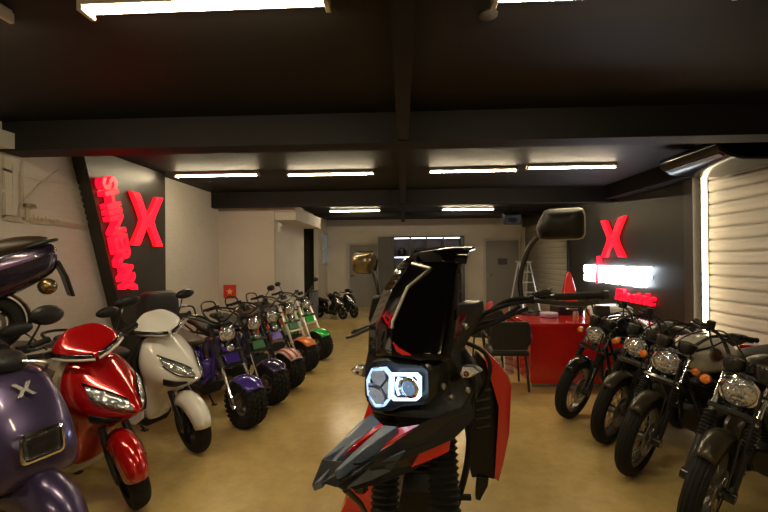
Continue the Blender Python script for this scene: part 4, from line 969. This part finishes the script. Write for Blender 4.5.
# small dark scooters parked at the back
make_scooter('small black scooter parked at the back, right one of the two by the grey door', P_BLK, fl(354, 318), radians(-42), group='black scooters at the back wall', scale=.66, mirrors=False)
make_scooter('small black scooter parked at the back, left one nearer the dark passage', P_BLK, fl(343, 319.5), radians(-30), group='black scooters at the back wall', scale=.62, mirrors=False)
# ================================================================== the adventure motorcycle in front
HS = V((.05, 1.48, 1.37)); HR = radians(24); HT = radians(-36)
HA = V((0, sin(HR), cos(HR)))
B0 = Matrix(((0, 1, 0), (-1, 0, 0), (0, 0, 1))).to_4x4()        # bike x forward -> towards the viewer
HROOT = V((HS.x, HS.y, 0))
HM = Matrix.Translation(HS) @ Matrix.Rotation(HT, 4, HA) @ B0     # steered assembly: local -> world
HMI = HM.inverted(); HB = Matrix.Translation(HS) @ B0
TR = Matrix.Translation(-HROOT)
XS, XB = TR @ HM, TR @ HB
def hx(px, py, x):       # where the sight line of a photo point meets the steered plane at forward distance x
    r = HMI.to_3x3() @ ray(px, py); o = HMI @ CAM_O; return o + r * ((x - o.x) / r.x)
def bx_(px, py, x):      # same for the body frame
    r = HB.to_3x3().inverted() @ ray(px, py); o = HB.inverted() @ CAM_O; return o + r * ((x - o.x) / r.x)
hero = thing('adventure_motorcycle', 'black and red adventure motorcycle with glowing headlight in the middle of the shop', 'motorcycle', HROOT)
M_MATTE = mat('matte_fairing', (.016, .017, .020), .38, .0, .15, bump=('noise', 300, .05))
M_GREYP = mat('led_tinted_grey', (.080, .112, .175), .38, .0, .2)  # grey plastic with the headlight LED's blue light put into its colour
M_HRED = mat('hero_red', (.74, .012, .012), .22, 0, 1)
M_SCREEN = mat('smoked_screen', (.003, .003, .004), .05, 0, 0, spec=.3)
M_LEDW = glow('headlight_led', (.55, .78, 1), 3.5)
M_REFL = mat('lamp_reflector', (.55, .62, .72), .12, .9, 1, bump=('voronoi', 38, .7), emit=(.5, .7, 1), es=.22)
def plate(name, pts, m, parent=hero, th=.012, xf=XS, fn=hx, bevel=.003, off=None, dome=0):
    # a moulded panel: outline corners (photo point, forward distance) given thickness
    P = [fn(a, b, c) for a, b, c in pts]; n = len(P)
    q = MB(xf); q.sharp = 40
    o = V(off) if off else V((-th, 0, 0))
    cen = sum(P, V()) / n + V((dome, 0, 0))
    vs = P + [p + o for p in P] + [cen, cen + o]
    fs = [(k, (k + 1) % n, 2 * n) for k in range(n)] + [(n + (k + 1) % n, n + k, 2 * n + 1) for k in range(n)] + [(k, n + k, n + (k + 1) % n, (k + 1) % n) for k in range(n)]
    q.add(vs, fs); return q.build(name, m, parent, bevel=bevel)
def bolts(name, pts, parent=hero, r=.007, xf=XS, fn=hx):
    for a, b, x in pts:
        q = MB(xf); q.lathe([(r * 1.2, -.004), (r * 1.2, .004), (r * .5, .007)], fn(a, b, x), (1, 0, 0), 10); q.build(name, M_STEEL, parent)

# ---- headlight
LX = .33
q = MB(XS); out = [(365.5, 371), (371, 363), (386, 360.5), (396, 364), (421, 366), (427, 372), (428, 397), (423, 405), (400, 407), (390, 411.5), (374, 411), (366, 401)]
P = [hx(a, b, LX) for a, b in out]; cen = sum(P, V()) / len(P)
q.rings([[cen + (p - cen) * k + V((dx, 0, 0)) for p in P] for k, dx in ((.8, -.16), (1.06, -.10), (1.04, -.012), (1.0, -.004), (.96, -.02))]); hl = q.build('headlight', M_MATTE, hero)
octo = [(367.5, 379), (372.5, 368), (386, 367), (391.5, 373.5), (390.5, 399), (385, 406), (376.5, 406), (368.5, 394)]
P = [hx(a, b, LX) for a, b in octo]; cen = sum(P, V()) / len(P)
q = MB(XS); q.rings([[cen + (p - cen) * k + V((dx, 0, 0)) for p in P] for k, dx in ((1.0, -.004), (1.0, .006), (.86, .006), (.86, -.004))], loop=True); q.build('daylight_ring', glow('daylight_ring', (.55, .78, 1), 1.1), hl)
# three reflector bowls
for (a, b), r in (((379, 375.5), .026), ((377.5, 397.5), .028), ((386, 386.5), .019), ((371.5, 386.5), .012)):
    q = MB(XS); q.lathe([(r, .006), (r * .96, .004), (r * .7, -.010), (r * .3, -.018), (.001, -.02)], hx(a, b, LX), (1, 0, 0), 20); q.build('reflector', M_REFL, hl)
q = MB(XS)
for a_, b_ in (((369, 386), (381, 387)), ((381, 387), (389, 377)), ((381, 387), (388, 399))):
    p0, p1 = hx(*a_, LX + .004), hx(*b_, LX + .004); q.tube([p0, p1], .004, 6)
q.build('reflector_bars', M_GREYP, hl)
sq = [(391.8, 373), (417, 373), (421, 377), (421, 396.5), (417.5, 400), (395, 400), (391, 396)]
P = [hx(a, b, LX) for a, b in sq]; cen = sum(P, V()) / len(P)
q = MB(XS); q.rings([[cen + (p - cen) * k + V((dx, 0, 0)) for p in P] for k, dx in ((1.0, -.004), (1.0, .007), (.84, .007), (.82, -.002))], loop=True); q.build('light_frame', M_LEDW, hl)
q = MB(XS); q.rings([[cen + (p - cen) * k + V((dx, 0, 0)) for p in P] for k, dx in ((.83, -.004), (.83, 0))]); q.build('projector_bed', mat('projector_bed', (.006, .007, .010), .5), hl)
c = hx(411.5, 386.5, LX)
q = MB(XS); q.lathe([(.028, 0), (.028, .012), (.022, .016)], c, (1, 0, 0), 24); pr = q.build('projector', M_CHROME, hl)
q = MB(XS); q.lathe([(.022, .012), (.017, .022), (.008, .028), (.001, .03)], c, (1, 0, 0), 24); q.build('projector_lens', mat('projector_glass', (.10, .18, .30), .05, .2, 1, emit=(.35, .6, 1), es=.35), pr)
q = MB(XS); q.tube([hx(399, 378, LX + .006), hx(396.5, 386, LX + .006), hx(399, 395, LX + .006)], .004, 6, smooth=4); q.build('light_guide', M_LEDW, hl)
for (a, b) in ((401.5, 382), (401.5, 391)):
    q = MB(XS); q.lathe([(.012, 0), (.008, .006), (.001, .008)], hx(a, b, LX), (1, 0, 0), 12); q.build('reflector', M_REFL, hl)

# ---- smoked windscreen: two facets meeting along a crest, with a lip on top
rowsL = [(369, 354, .245), (370, 326, .215), (384, 291, .165), (399, 266, .13), (408, 257, .11)]
rowsC = [(393, 356, .325), (394, 321, .28), (409, 287, .225), (432, 268, .185), (425, 257, .15)]
rowsM = [(420, 360, .335), (424, 325, .285), (434, 290, .23), (447, 268, .192), (447, 258, .17)]
rowsR = [(450, 358, .29), (455, 328, .25), (458, 293, .20), (460, 268, .16), (463, 260, .14)]
def colpts(i):
    A, C, Mi, D = (hx(*r_[i]) for r_ in (rowsL, rowsC, rowsM, rowsR))
    return [A, A.lerp(C, .5) + V((.008, 0, 0)), A.lerp(C, .97), C + V((.004, 0, 0)), C.lerp(Mi, .06), Mi, Mi.lerp(D, .6) + V((.012, 0, 0)), D]
q = MB(XS); q.sharp = 60
CC = [colpts(i) for i in range(5)]
rows_ = []
for i in range(4):
    for k in range(5): rows_.append([a.lerp(b, k / 5) for a, b in zip(CC[i], CC[i + 1])])
rows_.append(CC[4]); q.grid(rows_); ws = q.build('windscreen', M_SCREEN, hero, solid=.006)
# bright metal strip added along the fold to draw its tube-light highlight
q = MB(XS); q.tube([CC[k][3].lerp(CC[k + 1][3], u) + V((.004, 0, 0)) for k, u in ((0, .8), (1, 0), (1, .5), (2, 0), (2, .5), (3, 0))] + [hx(412, 263.5, .16)], .0045, 8); q.build('crest_highlight', mat('screen_highlight', (.85, .83, .8), .36, 1), ws)
# lip spoiler
lipF = [(404, 262, .13), (417, 253, .15), (440, 250.5, .17), (469, 251, .14)]; lipB = [(412, 264.5, .135), (424, 262.5, .165), (445, 263, .18), (467, 264, .145)]
q = MB(XS); q.grid([[hx(*p) + V((-.05, 0, .004)) for p in lipF], [hx(*p) for p in lipF], [hx(*p) + V((.004, 0, 0)) for p in lipB]]); q.build('screen_spoiler', M_SCREEN, ws, solid=.012, bevel=.003)
# inner dash and clocks behind the screen
q = MB(XS); q.rings([[V((x, y, z)) for y, z in ((-.11, -.05), (-.12, .06), (-.08, .13), (.08, .13), (.12, .06), (.11, -.05))] for x in (.02, .12)]); q.build('dashboard', M_BLACK, hero, bevel=.01)

# ---- nose cowl under and beside the lamp
plate('nose_cowl', [(367, 352, .24), (395, 354, .32), (424, 356, .325), (447, 352, .26), (462, 370, .20), (470, 396, .19), (462, 412, .22), (430, 420, .29), (400, 418, .31), (372, 413, .30), (364, 395, .27), (364, 368, .25)], M_MATTE, th=.10, dome=-.02, bevel=.006)
plate('cowl_side', [(446, 352, .245), (440, 338, .25), (449, 322, .22), (458, 303, .17), (477, 302.5, .13), (478, 312, .13), (470, 330, .15), (459, 349, .19), (450, 366, .235)], M_MATTE, th=.05, bevel=.005, dome=.012)
plate('cowl_stripe', [(396, 351, .345), (392, 342, .34), (398, 348, .345), (411, 355.5, .35), (402, 355, .35)], M_HRED, th=.006, bevel=.001)
bolts('bolt', [(445, 346.5, .262), (465.5, 326.5, .19), (443, 386.5, .275), (451, 397, .255), (467.5, 390.5, .215)])
plate('cowl_red_reflection', [(452, 330, .262), (460, 312, .20), (467, 314, .185), (462, 330, .20), (455, 342, .235)], mat('dark_red_reflect', (.10, .008, .010), .2, 0, 1), th=.004, bevel=.001)  # dark red plate that paints a red reflection on the cowl

# ---- turn signals
M_CLEAR = mat('clear_lens', (.75, .74, .75), .15, .4, 1, bump=('voronoi', 120, .6))
def signal(pts, stalk):
    P = [hx(a, b, c) for a, b, c in pts]; cen = sum(P, V()) / len(P)
    q = MB(XS); q.tube([hx(*stalk[0]), hx(*stalk[1])], .008, 8); q.rings([[cen + (p - cen) * k + V((dx, 0, 0)) for p in P] for k, dx in ((.5, -.035), (.95, -.02), (1.0, 0))]); s_ = q.build('turn_signal', M_BLACK, hero)
    q = MB(XS); q.rings([[cen + (p - cen) * k + V((dx, 0, 0)) for p in P] for k, dx in ((.9, 0), (.7, .012), (.3, .016))]); q.build('signal_lens', M_CLEAR, s_)
    q = MB(XS); q.ball(cen + V((.014, 0, 0)), .008); q.build('signal_bulb', M_DKAMBER, s_)
signal([(481, 372, .25), (473, 366.5, .25), (462, 366, .26), (459, 373, .26), (463, 378.5, .26), (473, 377.5, .25)], ((452, 380, .22), (464, 373, .24)))
signal([(351, 370, .20), (357, 365, .20), (366, 366, .20), (367, 372, .20), (364, 377, .20), (356, 375, .20)], ((370, 374, .22), (364, 372, .18)))

# ---- beak
TX = .60
left_pl = [(372, 413, .34), (360, 421.5, .37), (333, 449, .50), (321.5, 459, .55), (311, 485, TX), (320, 481, TX + .0), (337, 459, .53), (357, 441, .45), (380, 422, .37)]
plate('beak_side', left_pl, M_GREYP, off=(-.004, 0, -.018), bevel=.003)
plate('beak_stripe', [(380, 422, .368), (384, 425, .37), (352, 452, .475), (337, 461, .53), (334, 460, .53), (357, 441, .448)], M_HRED, off=(-.004, 0, -.014), bevel=.002)
plate('beak_ridge', [(384, 424.5, .40), (398, 426, .39), (394, 432, .405), (362, 457, .505), (340, 470, .57), (333, 472, .58), (352, 453, .51)], M_GREYP, off=(-.004, 0, -.022), bevel=.004)
plate('beak_stripe', [(398, 427.5, .378), (421, 424, .36), (414, 431, .375), (366, 459, .485), (356, 462, .505), (364, 456, .487)], M_HRED, off=(-.004, 0, -.014), bevel=.002)
plate('beak_side', [(421, 423, .365), (445, 412, .30), (462, 406, .25), (470, 400, .22), (472, 412, .22), (452, 432, .285), (432, 441, .34), (404, 452, .41), (371, 461, .488), (352, 467, .53), (362, 459.5, .49), (372, 457, .475)], M_MATTE, off=(-.004, 0, -.02), bevel=.003)
plate('beak_flank', [(404, 451, .412), (432, 441, .342), (426, 444, .34), (412, 466, .36), (392, 470, .40), (371.6, 481, .465), (344, 491, .54), (336, 487, .57), (350, 477, .545), (371, 461.5, .487)], M_MATTE, off=(-.012, -.012, -.004), bevel=.003)
plate('beak_flank_facet', [(405, 451.5, .432), (391, 470, .422), (373.5, 465.5, .477)], M_GREYP, off=(-.010, -.006, 0), bevel=.001)
plate('beak_flank_facet', [(372, 466, .484), (391, 471, .422), (371, 480.5, .488), (346, 489, .562)], M_GREYP, off=(-.010, -.006, 0), bevel=.001)
plate('beak_tip', [(311, 485, TX + .004), (321.5, 459, .553), (337, 461, .54), (356, 463, .53), (371, 461, .492), (362, 470, .53), (344, 480, .57), (336, 487.5, .585), (321, 483, TX)], M_BLACK, off=(-.014, 0, -.008), bevel=.003)
plate('beak_panel', [(452, 431.5, .285), (426, 443, .342), (419, 452, .35), (411, 468, .362), (434.6, 458.7, .315), (449, 451.6, .285)], M_HRED, off=(-.012, -.008, 0), bevel=.002)
plate('beak_underside', [(330, 484, .57), (352, 488, .53), (378, 482, .44), (412, 468, .35), (440, 452, .28), (440, 430, .22), (380, 440, .30), (345, 468, .48)], M_BLACK, off=(-.01, 0, -.01), bevel=.002)
q = MB(XS); q.tube([hx(345, 489, .50), hx(360, 503, .36), hx(366, 514, .28)], .008, 8); q.box(hx(361, 489, .46), (.02, .03, .014)); q.build('beak_bracket', M_DARKSTEEL, hero)

# ---- fork, wheel and front fender
al = V((-sin(HR), 0, cos(HR))); FX = .05; RH_ = .37
def fk(d, y, dx=0): p = V((FX + dx, y, .0)) - al * d; return p
w_ax = None
axle_d = (HS.z - RH_) / cos(HR)
for sy, nm in ((1, 'a'), (-1, 'b')):
    y = sy * .105; q = MB(XS)
    q.tube([fk(-.02, y), fk(.42, y)], .027, 14); q.tube([fk(.42, y), fk(axle_d + .03, y)], .033, 14); q.lathe([(.04, -.04), (.04, .04)], fk(axle_d, y), (0, 1, 0), 14); fl_ = q.build('fork_leg', M_BLKMETAL, hero)
    q = MB(XS); q.lathe([((.046 if k % 2 else .037), .16 + .52 * k / 60) for k in range(61)], fk(0, y), -al, 20); q.build('fork_gaiter', M_RUBBER, fl_)
rot = Matrix.Rotation(-HR, 3, 'Y')
for d in (0, .15):
    q = MB(XS); q.box(fk(d, 0, -.03), (.13, .29, .035), rot); q.build('triple_clamp', M_BLKMETAL, hero, bevel=.01)
q = MB(XS); q.tube([V((0, 0, .03)), -al * .2], .033, 14); q.build('steering_stem', M_DARKSTEEL, hero)
ac = fk(axle_d, 0); wxf = XS @ Matrix.Translation(V((ac.x, 0, ac.z - RH_ * 1.0)))
# the wheel hangs on the fork line; its plane follows the steered assembly
wheel(hero, 'front_wheel', 0, RH_, .105, .285, wxf, 'groove', 36, M_DARKSTEEL, n=44)
fender(hero, 'front_fender', ac.x, ac.z, RH_ + .035, .15, 50, 165, M_BLACK, XS, .03)
q = MB(XS); q.tube([hx(463, 352, .17), hx(472, 375, .16), hx(470, 430, .15), hx(466, 470, .13), hx(452, 520, .10)], .010, 8, smooth=5); q.build('brake_hose', M_RUBBER, hero)
q = MB(XS); q.tube([hx(459, 340, .14), hx(484, 352, .13), hx(490, 372, .12), hx(480, 396, .10)], .006, 6, smooth=5); q.build('cable', M_RUBBER, hero)

# ---- bars, switchgear, mirrors
BXp = [(356.5, 332, -.06), (371, 327, -.06), (392, 322, -.03), (425, 318, -.0), (455, 318, .0), (478, 316, .0), (513, 302.5, -.03), (556, 297, -.07), (601, 295, -.09)]
bar = [hx(*p) for p in BXp]
q = MB(XS); q.tube(bar, .009, 10, smooth=4); hb = q.build('handlebar', M_BLKMETAL, hero)
for A, B in ((bar[-1], bar[-2]), (bar[0], bar[1])):
    d_ = (B - A).normalized(); gl = .125
    q = MB(XS); q.lathe([(.013, -.008), (.013, 0), (.0105, .006), (.0115, .06), (.0105, gl - .01), (.014, gl)], A, d_, 16); g_ = q.build('grip', M_RUBBER, hb)
    q = MB(XS); q.lathe([(.012, -.02), (.014, -.008)], A, d_, 14); q.build('bar_end_weight', M_BLKMETAL, g_)
    c = A + d_ * (gl + .045)
    q = MB(XS); q.box(c, (.034, .05, .026)); q.box(c + V((0, 0, .016)), (.022, .034, .008)); q.build('switch_block', M_BLACK, hb, bevel=.006)
    sg = 1 if A.y > 0 else -1
    q = MB(XS); q.tube([c + V((.03, 0, 0)), c + V((.065, sg * .02, -.004)), A + V((.075, -sg * .05, -.004)), A + V((.062, sg * .0, -.008))], .007, 8, smooth=4); q.build('lever', M_DARKSTEEL, hb)
q = MB(XS); p = hx(547, 294, -.07); q.box(p + V((.03, 0, .008)), (.04, .05, .018)); q.tube([p, p + V((.03, 0, .01))], .012); q.build('clutch_perch', M_BLKMETAL, hb, bevel=.005)
for k, (a, b) in enumerate((((478, 325, .02), (520, 306, -.02)), ((470, 335, .04), (528, 308, -.02)), ((476, 318, .03), (540, 300, -.04)), ((484, 315, .01), (545, 299, -.05)))):
    A, B = hx(*a), hx(*b); q = MB(XS); q.tube([A + V((.02, -.06, -.04)), A, A.lerp(B, .5) + V((.015, 0, -.010 + .012 * k)), B], .006, 6, smooth=5); q.build('control_cable', M_RUBBER, hb)
def big_mirror(stem, face, hm, rimm, back):
    q = MB(XS); q.tube([hx(*s_) for s_ in stem], .0075, 8, smooth=5); ms = q.build('mirror_stem', M_DARKSTEEL, hero)
    P = [hx(*f_) for f_ in face]; cen = sum(P, V()) / len(P)
    q = MB(XS); q.sharp = 50; q.rings([[cen + (p - cen) * k + V((dx, 0, 0)) for p in P] for k, dx in ((.35, .045), (.72, .036), (.93, .016), (1.0, 0), (.98, -.006))]); mh = q.build('mirror_housing', hm, ms)
    q = MB(XS); q.tube([cen + (p - cen) * 1.0 for p in P], .0035, 6, loop=True); q.build('mirror_rim', rimm, mh)
    q = MB(XS); q.rings([[cen + (p - cen) * .94 + V((dx, 0, 0)) for p in P] for dx in (-.006, -.009)]); q.build('mirror_glass', M_MIRROR, mh)
M_MHOUSE = mat('mirror_shell', (.010, .009, .008), .5, spec=.3)
big_mirror([(522, 302, -.04), (520, 280, -.04), (525.5, 257, -.04), (533, 242, -.04), (545, 232, -.03)],
           [(537, 229, -.03), (540.5, 220, -.03), (545, 212, -.03), (549, 210.3, -.03), (579, 208.7, -.04), (583, 210, -.04), (584.7, 215, -.04), (584.7, 234, -.04), (582.5, 237.5, -.04), (578, 238.8, -.04), (549, 239.6, -.03), (540, 239, -.03)], M_MHOUSE, M_STEEL, 0)
big_mirror([(379.5, 300, -.02), (377, 284, -.02), (373, 272, -.03), (370, 266, -.03)],
           [(355, 255, -.04), (357.5, 252, -.04), (373, 252, -.04), (377.5, 260, -.04), (375.5, 269.5, -.04), (369.5, 273.3, -.04), (357, 272.7, -.04), (355, 270, -.04)], mat('gold_reflection_shell', (.26, .20, .11), .28, .8, .4), M_BLACK, 0)  # golden reflection on the glossy housing is put into the shell colour

# ---- body: tank shrouds, tank, seat, frame, engine, rear wheel
sh_y = -.12
shr = plate('side_shroud', [(481, 348, -.02), (486, 351, -.03), (499, 364, -.10), (509.5, 379, -.16), (511.5, 387, -.17), (509.5, 434, -.16), (504, 462, -.14), (499, 482, -.12), (494.5, 479, -.10), (496.5, 443, -.11), (499, 392, -.12), (494.5, 372, -.08)], M_HRED, xf=XB, fn=bx_, th=.03, off=(-.03, .004, 0), bevel=.006)
plate('shroud_liner', [(478, 352, -.06), (494.5, 372, -.09), (499, 392, -.13), (496.5, 443, -.12), (494.5, 480, -.11), (488, 478, -.11), (472, 478, -.10), (466, 430, -.10), (468, 385, -.08)], M_BLACK, xf=XB, fn=bx_, th=.05, bevel=.004)
for k in range(5):
    y = 392 + k * 9; q = MB(XB); q.tube([bx_(476, y, -.055), bx_(490, y - 3, -.065)], .006, 6); q.build('shroud_slat', M_MATTE, shr)
plate('shroud_tail', [(478, 476, -.09), (489, 478, -.10), (488, 486, -.10), (480, 501, -.10), (476, 500, -.10)], M_BLACK, xf=XB, fn=bx_, th=.03, bevel=.003)
plate('side_shroud', [(371, 396, -.05), (380, 400, -.02), (384, 440, -.04), (376, 520, -.06), (338, 520, -.12), (351, 478, -.12), (362, 424, -.10)], M_HRED, xf=XB, fn=bx_, th=.03, bevel=.005)
q = MB(XB); q.xloft([(-.06, -.12, .05, .08), (-.10, -.10, .13, .14), (-.25, -.05, .19, .17), (-.42, -.07, .16, .14), (-.56, -.13, .11, .09), (-.62, -.16, .08, .06)], 2.6, 20); q.build('fuel_tank', M_GLOSS, hero, sub=1)
q = MB(XB); q.xloft([(-.52, -.19, .09, .04), (-.60, -.20, .13, .06), (-.85, -.22, .17, .06), (-1.02, -.16, .16, .06), (-1.3, -.13, .13, .05), (-1.42, -.12, .08, .03)], 2.8, 16); q.build('seat', M_SEAT, hero, sub=1)
zf = -HS.z
q = MB(XB); q.tube([(0, 0, .0), (-.09, 0, -.20)], .045, 12)
for sy in (-1, 1):
    q.tube([(-.06, sy * .03, -.10), (-.16, sy * .12, -.50), (-.26, sy * .15, -.90), (-.55, sy * .15, -.96), (-.76, sy * .13, -.75), (-.74, sy * .12, -.30)], .022, 8, smooth=4)
    q.tube([(-.06, sy * .04, -.06), (-.40, sy * .14, -.24), (-.76, sy * .13, -.30), (-1.36, sy * .12, -.18)], .02, 8, smooth=4); q.tube([(-.70, sy * .13, -.74), (-1.22, sy * .13, zf + .35)], .028, 8)
q.build('frame', M_BLKMETAL, hero)
q = MB(XB); q.xloft([(-.20, -.80, .10, .10), (-.28, -.78, .17, .16), (-.55, -.78, .18, .16), (-.72, -.78, .12, .10)], 3.2, 16); en = q.build('engine', M_DARKSTEEL, hero)
q = MB(XB)
for k in range(9): q.box((-.33 + k * .005, 0, -.62 + k * .028), (.20, .20, .010), Matrix.Rotation(.2, 3, 'Y'))
q.box((-.31, 0, -.50), (.14, .14, .28), Matrix.Rotation(.2, 3, 'Y')); q.build('cylinder', mat('engine_black'), en)
q = MB(XB); q.box((-.13, 0, -.34), (.05, .26, .24), Matrix.Rotation(-.2, 3, 'Y')); q.build('radiator', M_BLACK, hero, bevel=.006)
q = MB(XB); q.tube([(-.20, -.06, -.55), (-.10, -.10, -.70), (-.16, -.15, -.95), (-.5, -.19, -1.0), (-.8, -.19, -.95)], .024, 10, smooth=5); q.tube([(-.78, -.19, -.95), (-.85, -.19, -.92), (-1.35, -.2, -.62)], [.025, .06, .06], 14); q.build('exhaust', M_STEEL, hero)
wheel(hero, 'rear_wheel', 0, .345, .15, .245, XB @ Matrix.Translation(V((-1.22, 0, zf))), 'groove', 36, M_DARKSTEEL, n=40)
fender(hero, 'rear_fender', -1.22, zf + .345, .40, .19, 50, 165, M_BLACK, XB, .03)
q = MB(XB); q.box((-1.48, 0, -.17), (.06, .16, .07)); q.build('tail_lamp', M_REDLENS, hero, bevel=.012)
q = MB(XB)
for sy in (-1, 1): q.tube([(-1.0, sy * .1, -.14), (-1.45, sy * .16, -.08), (-1.56, sy * .1, -.07)], .013, 8, smooth=4)
q.tube([(-1.56, .1, -.07), (-1.56, -.1, -.07)], .013, 8); q.build('luggage_rack', M_BLKMETAL, hero)
for sy in (-1, 1):
    q = MB(XB); q.tube([(-.66, sy * .12, -.98), (-.66, sy * .28, -.98)], .016, 8); q.build('footpeg', M_RUBBER, hero)
q = MB(XB); q.tube([(-.56, .15, -.95), (-.50, .32, zf + .015)], .014, 8); q.box((-.50, .325, zf + .006), (.08, .05, .012)); q.build('side_stand', M_BLKMETAL, hero)
# ================================================================== light and view
w = bpy.data.worlds.new('world'); sc.world = w; w.use_nodes = True
bg = w.node_tree.nodes['Background']; bg.inputs['Color'].default_value = (.6, .55, .5, 1); bg.inputs['Strength'].default_value = .05
vs = sc.view_settings; vs.view_transform = 'Standard'; vs.look = 'None'; vs.gamma = 1; vs.use_curve_mapping = False; vs.exposure = 0.0
sc.cycles.max_bounces = 8; sc.cycles.use_denoising = True
